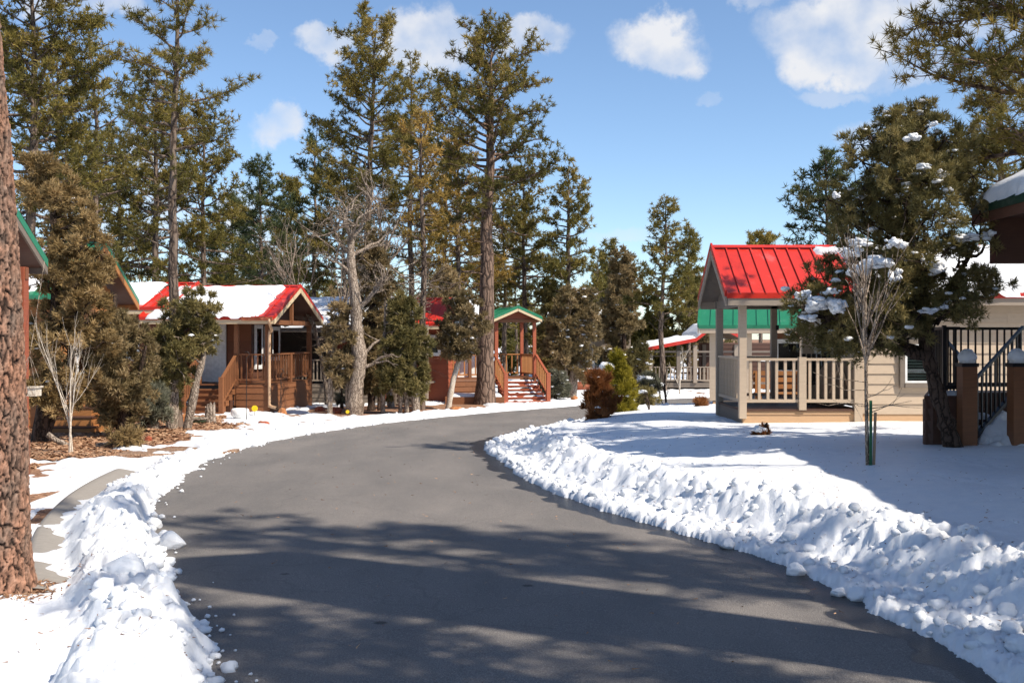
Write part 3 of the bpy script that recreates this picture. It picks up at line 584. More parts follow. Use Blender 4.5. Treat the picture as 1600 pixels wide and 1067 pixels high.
def porch_things():
    _, xa, xb, Y0, yb, zd = tanc
    # a round-topped covered table standing on edge, chair and bench
    t = tag(empty('folding_table', (X(1312, Y0 + .5), Y0 + .55, zd)), 'round brown folding table tipped on edge on the tan porch', 'table')
    n = 28; r = .44; pts = [(r * math.cos(2 * math.pi * i / n), 0, r * math.sin(2 * math.pi * i / n) + r) for i in range(n)]
    prism('table_top', pts, (0, .04, 0), M['taupe'], t)
    for a in (-.5, .5): obox('leg', (a * .4, -.03, .25), (.03, 0, 0), (0, .025, 0), (.18 * (1 if a < 0 else -1), 0, .5), M['tan'], t)
    ch = tag(empty('porch_chair', (X(1278, Y0 + .9), Y0 + .95, zd)), 'dark slatted chair behind the tan porch railing', 'chair')
    box('seat', (.5, .48, .04), (0, 0, .42), M['dark'], ch); 
    for x in (-.22, .22):
        for y in (-.2, .2): box('leg', (.04, .04, .4), (x, y, .2), M['dark'], ch)
        box('armrest', (.05, .5, .03), (x, 0, .62), M['dark'], ch)
    for i in range(5): box('slat', (.07, .02, .55), (-.2 + .1 * i, .23, .72), M['dark'], ch)
    b = tag(empty('porch_bench', (X(1222, yb + 1.4), yb + 1.6, gz(5, yb + 1.6) + .3)), 'honey-coloured wooden bench beyond the tan porch', 'bench')
    for i in range(3): box('seat_slat', (1.1, .11, .03), (0, -.13 + .13 * i, .44), M['orange'], b)
    for i in range(3): box('back_slat', (1.1, .03, .1), (0, .22, .58 + .15 * i), M['orange'], b)
    for x in (-.48, .48):
        for y in (-.18, .2): box('leg', (.06, .06, .9 if y > 0 else .43), (x, y, .45 if y > 0 else .215), M['orange'], b)
porch_things()

# --- green-roofed tan cabin behind it
def cabin_green_back():
    Y0 = 31; c = Cabin('green_roof_cabin', 'tan cabin with green ribbed roof behind the red-roofed porch', 0, 0, 0); xa, xb = X(1109, Y0), 14.; z0 = gz(7, Y0); zd = Z(625, Y0); ze = Z(512, Y0); zr = ze + 1.1; yb = Y0 + 3
    T = M['taupe2']
    c.wall((xa, Y0), (xb, Y0), z0 - .2, zd - .05, M['tan2'], .2); c.span('deck', (xa, Y0 + .01, zd - .06), (xb, yb, zd), M['taupe'])
    c.post(xa, Y0, zd, ze - .14, M['tan'], .17); c.post(X(1165, Y0), Y0, zd, ze - .14, M['tan'], .14); c.post(xa, yb, zd, ze - .14, T, .15); c.post(X(1245, Y0), Y0, zd, ze - .14, M['tan'], .17)
    c.span('beam', (xa - .2, Y0 - .06, ze - .15), (xb, Y0 + .06, ze - .01), M['tan'])
    c.wall((X(1165, yb), yb), (xb, yb), zd, ze, M['rust'], .19); c.rail((xa + .1, Y0), (X(1165, Y0) - .08, Y0), zd, zd, M['tan'], .9, .14); c.window((X(1200, yb), yb, zd + 1.2), (0, -1), 1., .9, M['white'], blinds=False)
    c.roof(xa - .38, xb, Y0 - .35, yb + .35, ze, zr, 'x', M['green'], M['tan'], M['taupe'], .32, snow=(None, [(0.2, 6, .1, .95, .1)]))
    p = Vector((xa - .38, Y0 - .35, 0)); c.r.rotation_euler.z = math.radians(-12); c.r.location = p - Matrix.Rotation(math.radians(-12), 3, 'Z') @ p
    o = tag(empty('hanging_hook', (X(1116, Y0 - .3), Y0 - .12, zd + .75)), 'white curled hose hook on the green-roofed porch post', 'hook'); A = Acc(); A.tube([(0.05 * math.sin(a), 0, .14 * math.cos(a)) for a in np.linspace(0, 5.2, 14)], np.full(14, .014), 6); mobj('hook', A.mesh('hook', M['white'], True), o)
cabin_green_back()

# --- far open pavilion with snowy red-edged roof
def pavilion():
    Y0 = 57; c = Cabin('open_pavilion', 'dark open-sided pavilion with snowy red-edged roof across the far road', 0, 0, 0, cat='pavilion'); xa = X(1012, Y0); xb = xa + 8; yb = Y0 + 4.5; z0 = gz(xa, Y0); zd = Z(598, Y0); ze = Z(548, Y0)
    c.span('deck', (xa, Y0, zd - .25), (xb, yb, zd), M['taupe'])
    k = 7
    for i, px in enumerate((1017, 1060, 1086, 1122, 1150)): c.post(X(px, Y0), Y0, zd, ze + (.3 if i > 1 else 0), M['taupe2'] if i != 1 else M['taupe'], .2)
    for px in (1017, 1060, 1100, 1150): c.post(X(px, yb), yb, zd, ze + .3, M['taupe'], .2)
    ps = [1020, 1058, 1084, 1122, 1150]
    for a, b in zip(ps, ps[1:]): c.rail((X(a, Y0) + .05, Y0), (X(b, Y0) - .05, Y0), zd, zd, M['taupe2'], .85, .17, .06)
    c.span('beam', (xa, Y0 - .05, ze - .1), (xb, Y0 + .05, ze), M['taupe']); c.span('crossbar', (xa, yb - .05, zd + 1.3), (xb, yb + .05, zd + 1.36), M['taupe2'])
    c.wall((X(1092, yb), yb), (xb, yb), zd, ze + .4, M['darkbrown'], .25)
    # low lean-to roof that kicks up to a steeper gable
    for side, (x0, x1, z_0, z_1) in enumerate(((xa - .4, X(1086, Y0), ze, ze + .55), (X(1086, Y0), X(1116, Y0), ze + .55, ze + 1.35), (X(1116, Y0), X(1160, Y0), ze + 1.35, ze + .6))):
        o = prism('roof', [(x0, Y0 - .4, z_0), (x1, Y0 - .4, z_1), (x1, Y0 - .4, z_1 + .1), (x0, Y0 - .4, z_0 + .1)], (0, 5.3, 0), M['taupe'], c.r)
        prism('fascia', [(x0, Y0 - .43, z_0 - .06), (x1, Y0 - .43, z_1 - .06), (x1, Y0 - .43, z_1 + .13), (x0, Y0 - .43, z_0 + .13)], (0, .028, 0), M['red'], o)
        a = np.array([x1 - x0, 0, z_1 - z_0]); n = np.array([-a[2], 0, a[0]]); n /= np.linalg.norm(n)
        mobj('snow_cover', snow_sheet((x0, Y0 - .4, z_0 + .1), a, (0, 5.3, 0), n, .2, 5 + side, 24, 24), o)
    t = tag(empty('picnic_table', (X(1075, Y0 + 2), Y0 + 2, zd)), 'brown picnic table in the shade of the far pavilion', 'table')
    box('table_top', (1.8, .8, .06), (0, 0, .74), M['brown'], t)
    for y in (-.65, .65): box('seat', (1.8, .25, .05), (0, y, .45), M['brown'], t)
    for x in (-.6, .6): box('leg', (.1, 1.2, .08), (x, 0, .38), M['brown'], t); box('leg', (.1, .1, .7), (x, 0, .36), M['brown'], t)
pavilion()

# --- dark cabin at the right edge of the frame
def cabin_dark():
    Y0 = 14.9; c = Cabin('dark_brown_cabin', 'dark brown cabin with iron-railed deck and snowy gable at the right edge', 0, 0, 0); z0 = gz(6, Y0); zd = Z(618, Y0); B = M['darkbrown']; sk = M['brown']
    xa = X(1446, Y0); yb = 19.2; ze = 3.42; xn = X(1512, 14.75)
    c.wall((xa, Y0), (xn + .05, Y0), z0 - .2, zd - .05, B, .17); c.wall((xa + .42, Y0 + 1.1), (xa, Y0), z0 - .2, zd - .05, B, .17)
    c.wall((xn + .05, Y0 + .9), (12, Y0 + .9), z0 - .2, zd - .05, B, .17)
    dk = prism('deck', [(xa - .03, Y0 - .03, zd - .05), (xn + .1, Y0 - .03, zd - .05), (xn + .1, 16.4, zd - .05)], (0, 0, .05), B, c.r); c.span('deck', (xn + .101, Y0 + .88, zd - .052), (12, 16.4, zd - .002), B)
    mobj('snow_cover', snow_sheet((xa + .02, Y0, zd), (.55, 0, 0), (.25, .7, 0), (0, 0, 1), .05, 21, 20, 20, .1), dk)
    # iron railing: flat bars
    K = M['black']
    def iron(p0, p1, a, b, h=.95): return c.rail(p0, p1, a, b, K, h, .105, .022, .08, top=(.045, .04))
    xr = X(1476, Y0 + .1); iron((xr, Y0 + .12), (xn, Y0 + .12), zd, zd); iron((xr + .05, Y0 + .16), (xn + .05, 16.2), zd, zd); iron((xn + .1, Y0 + .95), (9.5, Y0 + .95), zd, zd)
    iron((xn + .06, Y0 + 1.0), (xn + .1, Y0 - .1), zd, z0 + .45, .9)
    for x, y in ((xr, Y0 + .12), (xn + .05, 16.2)): c.post(x, y, zd, zd + .97, K, .05)
    # newel posts with capped lamps
    for px, yy in ((1511, 14.72), (1590, 14.6)):
        x = X(px, yy); p = c.post(x, yy, z0 - .1, Z(573, yy), sk, .2, 'newel_post'); box('post_collar', (.23, .23, .05), (0, 0, (Z(573, yy) - z0 + .1) / 2 + .026), K, p); box('lamp', (.16, .16, .05), (0, 0, (Z(573, yy) - z0 + .1) / 2 + .076), M['white'], p)
        me = np_mesh('snow_cap', lump(.12, 3, 5 + px, .2, (1.0, 1.0, .85))[0], None, lump(.12, 3, 5 + px, .2, (1., 1., .85))[1], M['snow'], True); mobj('snow_cap', me, p, (0, 0, (Z(573, yy) - z0 + .1) / 2 + .14))
    # steps heaped with snow
    c.stairs((X(1590, 14.7) - .1, Y0 + .9), (0, -1), -.62, zd, 4, .18, .26, B, False, False)
    iron((X(1526, 14.8), Y0 - .05), (7.35, Y0 + .65), z0 + .32, zd + .05, .92); me = snow_sheet((xn + .14, Y0 - .5, z0 + .22), (.7, 0, 0), (.15, 1.25, .42), (0, -.3, .95), .16, 33, 30, 44, .35); mobj('snow_cover', me, c.r)
    # long gable roof whose eave runs toward the viewer and shades the lawn
    xe = 6.22; xw = 12.2; y0 = 5.75; yf = 14.6; bx = 6.98; xm = (xe + xw) / 2
    c.roof(xe, xw, y0, yf, ze, ze + 1.5, 'y', M['shaded_green'], M['darkbrown'], M['darkbrown'], .35, snow=([(0, yf - y0, .0, 1, .2)], [(.1, 8.6, .02, 1, .15)]), seed=8)
    c.span('beam', (xe + .12, yf - .4, Z(412, 14.3)), (xw - .1, yf - .25, ze - .02), B)
    prism('gable', [(xe + .3, yf - .3, ze + .02), (xw - .3, yf - .3, ze + .02), (xm, yf - .3, ze + 1.38)], (0, .05, 0), B, c.r)
    c.span('ceiling', (xe + .15, 12.9, ze - .1), (xw - .2, yf - .42, ze - .06), B)
    c.post(8.2, yf - .3, zd, ze - .7, B, .16)
    c.wall((bx, 13), (bx, y0 + .4), z0 - .3, ze - .02, B, .2); c.wall((bx, y0 + .4), (11.6, y0 + .4), -.3, ze - .02, B, .2); c.wall((11.6, 13), (bx, 13), zd, ze - .12, B, .2)
    prism('gable', [(bx, y0 + .4, ze), (11.6, y0 + .4, ze), ((bx + 11.6) / 2, y0 + .4, ze + 1.15)], (0, .08, 0), B, c.r)
    c.window((bx, 10, 1.9), (-1, 0), 1.2, 1., M['white'])
cabin_dark()

# --- brown cabin with snowy red porch roof, left
def cabin_brown():
    ox, oy = X(421, 34), 34.; rot = -6.8; z0 = gz(ox, oy); c = Cabin('brown_cabin', 'brown cabin with snow-covered red porch roof and tan downspout', ox, oy, 0, rot); B = M['brown']; Rr = M['rust']
    zd = Z(600, 34); ze = Z(498, 33.7); zr = ze + 1.08; D = 4.4
    c.wall((-1.08, 0), (0, 0), z0 - .2, zd - .05, B, .2); c.wall((0, 0), (0, D), z0 - .3, zd - .05, B, .2)
    dk = c.span('deck', (-3.3, .01, zd - .05), (0.02, D, zd - .021), B)
    for i in range(22): box('deck_board', (3.3, .19, .02), (-1.64, .11 + i * .199, zd - .01), M['brown'], dk)
    c.post(-.07, .07, z0, ze, B, .15); c.post(-.07, D - .07, z0, ze, B, .15); c.post(-.07, D / 2, zd, zd + .95, B, .13); c.post(-1.1, .07, z0 + .2, ze - .02, B, .13); c.post(-2.5, .4, zd, ze, B, .14)
    c.rail((-1.03, .07), (-.14, .07), zd, zd, B, .95, .15, .042); c.rail((-.07, .14), (-.07, D / 2 - .07), zd, zd, B, .95, .23, .05); c.rail((-.07, D / 2 + .07), (-.07, D - .14), zd, zd, B, .95, .23, .05); c.rail((-.14, D - .07), (-2.6, D - .07), zd, zd, B, .95, .14)
    c.span('beam', (-3.4, 0, ze - .17), (.05, .1, ze - .02), B); c.span('beam', (-.1, .11, ze - .17), (.0, D - .11, ze - .021), B); c.span('beam', (-3.4, D - .1, ze - .17), (.05, D, ze - .02), B)
    # gable truss on the road side
    prism('gable', [(-.45, .25, ze), (-.45, D - .25, ze), (-.45, D / 2, zr - .12)], (-.05, 0, 0), M['darkbrown'], c.r)
    c.span('king_post', (-.06, D / 2 - .06, ze - .1), (.04, D / 2 + .06, zr - .1), B)
    # steps toward the viewer with rails
    c.stairs((-2.28, 0), (0, -1), 1.14, zd, 5, (zd - z0 - .08) / 5, .27, B, False)
    zb = z0 + .2
    for x in (-1.1, -2.32):
        c.post(x, -1.18, z0 - .1, zb + .95, B, .13, 'newel_post'); c.rail((x, -.02), (x, -1.12), zd, zb + .02, B, .93, .13)
    c.post(-2.35, .07, zd, zd + .95, B, .13)
    # walls under the porch
    wy = 1.5
    c.wall((-6.8, wy), (-1.15, wy), zd - .05, ze, Rr, .2, holes=[(3.95, 4.85, zd, zd + 2.1)]); c.door((-2.4, wy, zd), (0, -1), .62, 1.98, M['white'])
    c.wall((-1.15, wy), (-1.15, D), zd - .05, ze, M['darkbrown'], .2)
    c.wall((-1.2, D - .2), (0.2, D - .2), zd, ze, M['darkbrown'], .2) if False else None
    c.window((-1.15, wy + .55, zd + 1.15), (1, 0), .55, 1.3, M['white']); c.window((-1.15, wy + 1.9, zd + 1.25), (1, 0), 1.3, 1.0, M['white'], mull=True)
    # body to the left
    bx = -9.5
    c.wall((bx, .6), (-3.25, .6), z0 - .2, ze + .25, Rr, .2); c.wall((-3.25, .6), (-3.25, wy), zd, ze, Rr, .2)
    c.window((-5.2, .6, zd + 1.3), (0, -1), 1.1, 1.0, M['white'])
    c.roof(-4.1, .28, -.38, D + .38, ze, zr, 'x', M['red'], M['cream'], M['darkbrown'], .3, snow=([(.2, 3.95, -.02, .96, .14)], [(.1, 4, .05, .9, .12)]), seed=21)
    c.roof(bx - .3, -3.3, -.05, D + .1, ze + .32, zr + .12, 'x', M['red'], M['cream'], M['darkbrown'], .3, snow=([(.15, 5.6, .1, .99, .14)], [(.1, 6, .05, .95, .12)]), seed=25)
    # gutter and downspout at the near corner
    c.span('gutter', (-.75, -.47, ze - .05), (.25, -.41, ze + .05), M['redrock'])
    A = Acc(); P = [(.15, -.42, ze), (.15, -.42, ze - .12), (.1, -.1, ze - .38), (.02, -.06, ze - .55), (.02, -.06, z0 + .4), (.05, -.09, z0 + .22), (.35, -.3, z0 + .15)]; P = catmull3(P); A.tube(P, np.full(len(P), .05), 8); mobj('downspout', A.mesh('downspout', M['gutter'], True), c.r)
    return c
def catmull3(P, k=8):
    P = np.array(P, float); P = np.vstack([2 * P[0] - P[1], P, 2 * P[-1] - P[-2]]); out = []
    for i in range(1, len(P) - 2):
        t = np.linspace(0, 1, k, endpoint=False)[:, None]; a, b, c, d = P[i - 1:i + 3]; out.append(.5 * (2 * b + (c - a) * t + (2 * a - 5 * b + 4 * c - d) * t * t + (3 * b - a - 3 * c + d) * t ** 3))
    return np.vstack(out + [P[-2][None]])
cabin_brown()

# --- dark grey cabin behind its porch
def cabin_grey():
    Y0 = 40.5; c = Cabin('grey_cabin', 'dark grey cabin with grey-railed porch between the brown and red cabins', X(600, Y0), Y0, 0, -4); z0 = gz(-5, Y0); zd = Z(600, Y0); G = M['grey']; T = M['taupe']; ze = Z(512, Y0)
    w = 5.2
    c.wall((-w, 0), (0, 0), z0 - .2, zd - .05, M['taupe'], .2); c.span('deck', (-w, .01, zd - .05), (0, 3, zd), T)
    for x in (-w, -3.4, -1.7, 0): c.post(x, .05, zd, ze if x in (-w, 0) else zd + .95, T, .13)
    for a, b in ((-w, -3.4), (-3.4, -1.7), (-1.7, 0)): c.rail((a + .07, .05), (b - .07, .05), zd, zd, M['taupe2'], .92, .14)
    c.wall((-w - 2, 2.2), (0, 2.2), zd, ze + .2, G, .2); c.wall((-w - 5, .8), (-w, .8), z0, ze + .2, G, .2); c.window((-w - 1.6, .8, zd + 1.3), (0, -1), .9, .9, M['white'])
    c.roof(-w - 5.3, .4, -.4, 6, ze, ze + 1.1, 'x', M['grey'], M['taupe'], M['darkbrown'], .4, snow=([(.0, 10.8, -.02, 1, .18)], [(0.1, 10, .05, 1, .15)]), seed=31)
cabin_grey()

# --- red-walled cabin with a red gable turned toward the road
def cabin_red():
    Y0 = 41; c = Cabin('red_cabin', 'rust-red cabin with red gable roof half hidden behind roadside junipers', X(697, Y0), Y0, 0, -8); z0 = gz(-3, Y0); zd = Z(596, Y0); W = M['redwall']; ze = Z(508, Y0); zr = Z(468, Y0 + 1.5); D = 3.2
    c.wall((-4.6, .5), (-.05, .5), z0, ze, W, .18, holes=[(3.65, 4.25, Z(552, Y0), Z(528, Y0) + .1)]); c.wall((-.05, .5), (-.05, D - .1), z0, ze, W, .18)
    c.window((-.62, .5, Z(540, Y0)), (0, -1), .5, .62, M['white']); c.window((-2.6, .5, Z(540, Y0)), (0, -1), .9, .9, M['white'])
    prism('gable', [(-.02, .3, ze), (-.02, D - .1, ze), (-.02, D / 2 + .1, zr - .1)], (-.06, 0, 0), M['darkbrown'], c.r)
    c.roof(-4.9, .5, -.35, D + .35, ze, zr, 'x', M['red'], M['cream'], M['darkbrown'], .3, snow=([(.2, 3.7, .05, .8, .13)], [(.2, 4.5, .1, .9, .12)]), seed=41)
    # grey stoop, steps and rails
    T = M['taupe']; c.span('deck', (-1.6, -.9, zd - .06), (-.5, .4, zd), T); c.post(-.58, -.85, zd - .6, ze, M['taupe2'], .14); c.post(-1.55, -.85, zd - .6, ze, M['taupe'], .14)
    c.stairs((-1.5, -.9), (0, -1), .9, zd, 4, (zd - z0 - .1) / 4, .28, T, False)
    for x in (-.58, -1.5): c.post(x, -2.02, z0 - .2, z0 + 1.1, T, .13, 'newel_post'); c.rail((x, -.92), (x, -1.95), zd, z0 + .18, T, .92, .16)
cabin_red()

# --- brown cabin with the green porch gable
def cabin_green_gable():
    Y0 = 43.; ox = X(806, Y0); c = Cabin('green_gable_cabin', 'brown cabin with small green-gabled porch and steps down to the road', ox, Y0, 0, 14); z0 = gz(ox, Y0); zd = Z(590, Y0); B = M['brown']; W = M['redwall']; ze = Z(499, Y0); zr = Z(487, Y0) + .02
    w = .84
    c.span('deck', (-2.9, .0, zd - .06), (w, 2.2, zd), B); c.wall((-2.9, 0), (-w, 0), z0 - .2, zd - .06, B, .2); c.wall((w, 0), (w, 2.2), z0 - .2, zd - .06, B, .2)
    for x in (-w + .06, w - .06):
        for y in (.08, 2.1): c.post(x, y, zd, ze, M['redwall'], .13)
    c.rail((w - .06, .15), (w - .06, 2.05), zd, zd, M['orange'], .92, .21, .045); c.rail((-w + .12, 2.1), (w - .12, 2.1), zd, zd, M['orange'], .92, .21, .045); c.rail((-2.85, .08), (-w, .08), zd, zd, M['orange'], .92, .21, .045)
    c.post(-1.85, .08, zd, zd + .95, B, .12); c.post(-2.88, .08, zd, zd + 1.4, B, .12)
    c.stairs((-w + .05, 0), (0, -1), 2 * w - .1, zd, 6, (zd - z0 - .1) / 6, .3, M['redwall'], True)
    zb = z0 + .22
    for x in (-w, w): c.post(x, -1.75, z0 - .1, zb + .95, M['redwall'], .15, 'newel_post'); c.rail((x, -.0), (x, -1.68), zd, zb, M['redwall'], .93, .22, .045, bmat=M['orange'])
    c.wall((-3.3, 1.1), (-w - .1, 1.1), zd - .1, ze, W, .18, holes=[(1.1, 2.0, zd, zd + 2)]); c.door((-1.75, 1.1, zd), (0, -1), .85, 1.95, M['white']); c.wall((-w - .1, 1.1), (-w - .1, 6), z0, ze, W, .18); c.wall((-3.4, -.2), (-3.4, 1.1), z0, ze, W, .18) if False else None
    c.span('fascia_beam', (-w - .05, -.02, ze - .12), (w + .05, .08, ze - .0), B); prism('gable', [(-w, .02, ze + .001), (w, .02, ze + .001), (0, .02, zr + .02)], (0, .05, 0), W, c.r)
    c.roof(-w - .14, w + .14, -.35, 2.6, ze, zr + .1, 'y', M['green'], M['cream'], M['darkbrown'], .3, seed=51, fas=.1)
    c.roof(-4.5, -w + .3, .9, 6.2, ze + .02, ze + .75, 'x', M['green'], M['cream'], M['darkbrown'], .3, snow=([(.0, 3.9, -.02, 1, .14)], [(.1, 3.8, .1, 1, .1)]), seed=55)
    s = tag(empty('raised_bed', (ox - 1.55, Y0 - 1.9, z0)), 'low brown raised bed topped with snow beside the porch steps', 'planter bed')
    for y in (-.5, .5): box('plank', (2.1, .06, .34), (0, y, .12), M['brown'], s)
    for x in (-1.08, 1.08): box('plank', (.06, 1.06, .34), (x, 0, .12), M['brown'], s)
    mobj('snow_cover', snow_sheet((-1.05, -.5, .24), (2.1, 0, 0), (0, 1., 0), (0, 0, 1), .16, 61, 30, 16, .06), s)
cabin_green_gable()

# --- teal-roofed cabin deep in the trees
def cabin_teal():
    Y0 = 62; c = Cabin('teal_roof_cabin', 'stone-coloured cabin with teal roof deep among the far trees', X(860, Y0), Y0, 0, 0); z0 = gz(4, Y0); ze = Z(505, Y0)
    c.wall((0, 0), (4.6, 0), z0, ze, M['taupe2'], .22); c.wall((0, 5), (0, 0), z0, ze, M['taupe'], .22)
    c.window((1.2, 0, Z(560, Y0)), (0, -1), .7, 1.1, M['white']); c.window((2.85, 0, Z(560, Y0)), (0, -1), .7, 1.1, M['white'])
    c.roof(-.4, 5, -.5, 5.4, ze, ze + .9, 'x', M['teal'], M['taupe2'], M['taupe'], .4, snow=([(.1, 5, .45, 1, .15)], [(.1, 5, .1, 1, .15)]), seed=71)
cabin_teal()

# --- near-left cabin: a corner of green roof, and the honey-coloured one behind the junipers
def cabin_left_near():
    xg = -7.03; Yb = 16.3; D = 5.0; z0 = gz(-8, 15); ze = Z(418, Yb); zr = ze + 1.6; B = M['rust']
    c = Cabin('near_left_cabin', 'brown cabin with steep green roof edge right behind the big pine trunk', 0, 0, 0)
    c.roof(xg - 7, xg, Yb - D, Yb, ze, zr, 'x', M['green'], M['taupe'], M['darkbrown'], .35, fas=.1, snow=([(.2, 6.2, .05, .9, .12)], [(.2, 6.5, .1, .9, .12)]), seed=81)
    for y in (Yb - .4, Yb - D + .4): c.post(xg - .2, y, z0 - .1, ze - .02, M['redwall'], .17); c.span('beam', (xg - 3, y - .05, ze - .2), (xg - .1, y + .05, ze - .03), B)
    prism('gable', [(xg - .5, Yb - D + .3, ze + .02), (xg - .5, Yb - .3, ze + .02), (xg - .5, Yb - D / 2, zr - .1)], (-.06, 0, 0), M['darkbrown'], c.r)
    c.span('deck', (xg - 3, Yb - D + .3, z0 - .1), (xg - .1, Yb - .3, z0 + .5), B); c.wall((xg - 2.6, Yb - D + .4), (xg - 2.6, Yb - .4), z0 + .5, ze, B, .2); c.wall((xg - 7, Yb - D + .4), (xg - 2.6, Yb - D + .4), z0, ze, B, .2)
    c.window((xg - 2.6, Yb - 1.6, z0 + 1.7), (1, 0), .8, 1., M['white'])
    f = tag(empty('hanging_planter', (X(46, 15.5), 15.5, Z(612, 15.5))), 'weathered box planter hanging by cords beside the big pine trunk', 'planter')
    s = .12; box('planter_box', (.26, .2, .12), (0, 0, 0), M['pale'], f); box('rim', (.3, .23, .025), (0, 0, .07), M['pale'], f)
    for x, y in ((-.13, -.1), (.13, -.1), (.13, .1), (-.13, .1)):
        A = Acc(); A.tube([(x, y, .08), (x * .1, y * .1, .5)], [.004, .004], 5); mobj('cord', A.mesh('cord', M['jbark']), f)
    A = Acc(); A.tube([(0, 0, .49), (0, .5, 1.9)], [.004, .004], 5); mobj('cord', A.mesh('cord', M['jbark']), f)
    C, D = [], []; r = np.random.RandomState(3); C = r.uniform(-.12, .12, (60, 3)) * (1, .8, .3) + (0, 0, .1); D = r.normal(size=(60, 3)) + (0, 0, 1)
    V, T, tn = tufts(C, D, 5, .09, .012, .8, r, r.uniform(0, .4, 60)); mobj('dry_plant', np_mesh('dry_plant', V, None, T, M['jun_r'], tint=tn), f)
def cabin_left_second():
    Yb = 31.; D = 5.2; ze = Z(476, Yb); xg = X(216, Yb); zr = ze + 1.5; z0 = gz(-10, 28); O = M['orange']; ya = Yb - D
    c = Cabin('honey_brown_cabin', 'honey-brown cabin with green roof edge and wide steps behind the large juniper', 0, 0, 0)
    c.roof(xg - 6, xg, ya, Yb, ze, zr, 'x', M['green'], M['orange'], M['darkbrown'], .35, snow=([(.3, 5.3, .05, .9, .12)], [(.2, 5.5, .1, .9, .12)]), seed=85)
    c.wall((xg - 5.6, ya + .45), (xg - .5, ya + .45), z0 - .1, ze, O, .2, holes=[(.75, 1.8, z0 + .6, z0 + 2.7)]); c.wall((xg - .5, ya + .45), (xg - .5, Yb - .4), z0 - .1, ze, O, .2, holes=[(1.4, 2.5, z0 + 1.2, z0 + 2.3)])
    L_ = Yb - .4 - ya - .45; c.wall((xg - .48, ya + .45), (xg - .48, Yb - .4), ze, zr - .15, O, .2, clip=[(0, ze), (L_, ze), (L_ / 2, zr - .18)], th=.05, name='gable')
    c.window((xg - 2., ya + .45, z0 + 1.7), (0, -1), .9, 1., M['white']); c.door((xg - 4.3, ya + .45, z0 + .62), (0, -1), .85, 1.95, M['white']); c.window((xg - .5, ya + 2.4, z0 + 1.75), (1, 0), .9, .9, M['white'])
    for x in (xg - .15, xg - 3.2): c.post(x, ya + .1, z0 - .1, ze - .02, O, .2)
    xs = X(62, 25); w = X(150, 25) - xs
    for i in range(3):
        y0 = ya - 1.15 + i * .42; b = c.span('step', (xs, y0, z0 - .1), (xs + w - .15 * i, ya + .4, z0 + .2 * (i + 1) - .03), O)
        for j in range(2): box('tread', (w - .15 * i + .06, .2, .03), (0, -(ya + .4 - y0) / 2 + .08 + j * .21, (.1 + .2 * (i + 1) - .03) / 2 + .016), M['darkbrown'], b)
cabin_left_near_later = cabin_left_near
cabin_left_second()

# --- tower added out of frame to throw a straight shadow edge across the road
def shed():
    a = math.degrees(math.atan2(TO[1], TO[0])); c = Cabin('shadow_tower', 'tall narrow brown tower added out of view to shade the near road', 5.3, 5.1, 0, a, cat='shadow caster'); B = M['rust']; w = .9; L = 3.; h = 9.0
    c.wall((0, -w), (L, -w), -.2, h, B, .3); c.wall((0, 0), (0, -w), -.2, h, B, .3); c.wall((L, 0), (0, 0), -.2, h, B, .3); c.wall((L, -w), (L, 0), -.2, h, B, .3)
    c.roof(-.3, L + .3, -w - .25, .25, h, h + .7, 'x', M['red'], M['cream'], M['darkbrown'], .4, seed=91)
    for x, n in ((.01, 1), (L - .01, -1)): prism('gable', [(x, -w, h), (x, 0, h), (x, -w / 2, h + .55)], (.06 * n, 0, 0), B, c.r)
    c.door((0, -w / 2, 0), (-1, 0), .85, 1.95, M['white'])
shed()

# ------------------------------------------------------------------ trees
def nrm(v): return v / (np.linalg.norm(v, axis=-1, keepdims=True) + 1e-9)
def tufts(C, D, n, ln, wd, spread, r, tint=None):
    """bursts of n narrow leaf blades at C, pointing about D"""
    C = np.asarray(C, float); D = nrm(np.asarray(D, float)); m = len(C)
    d = nrm(D[:, None] + spread * r.normal(size=(m, n, 3))); L = ln * r.uniform(.65, 1.2, (m, n, 1)); side = nrm(np.cross(d, r.normal(size=(m, n, 3)))) * wd
    b = C[:, None] + d * L * .08; V = np.stack([b - side, b + side, C[:, None] + d * L], 2).reshape(-1, 3)
    T = np.arange(m * n * 3).reshape(-1, 3); t = r.uniform(0, 1, m) if tint is None else np.asarray(tint)
    return V, T, np.repeat(t, n * 3)
def lerp(Q, t):
    i = min(int(t), len(Q) - 2); return Q[i] + (Q[i + 1] - Q[i]) * (t - i)
def curve(p, d, L, k, r, bend=.15, up=0.):
    P = [np.array(p, float)]; d = np.array(d, float); d /= np.linalg.norm(d)
    for i in range(k):
        d = d + r.normal(size=3) * bend; d[2] += up; d /= np.linalg.norm(d); P.append(P[-1] + d * L / k)
    return np.array(P)
def make_tree_obj(name, label, loc, A, bm, V, T, tn, fm, cat='pine tree', group=None):
    o = tag(empty(name, loc), label, cat, group)
    mobj('trunk', A.mesh('trunk', bm, True), o)
    if len(V): mobj('crown', np_mesh('crown', V, None, T, fm, tint=tn), o)
    return o
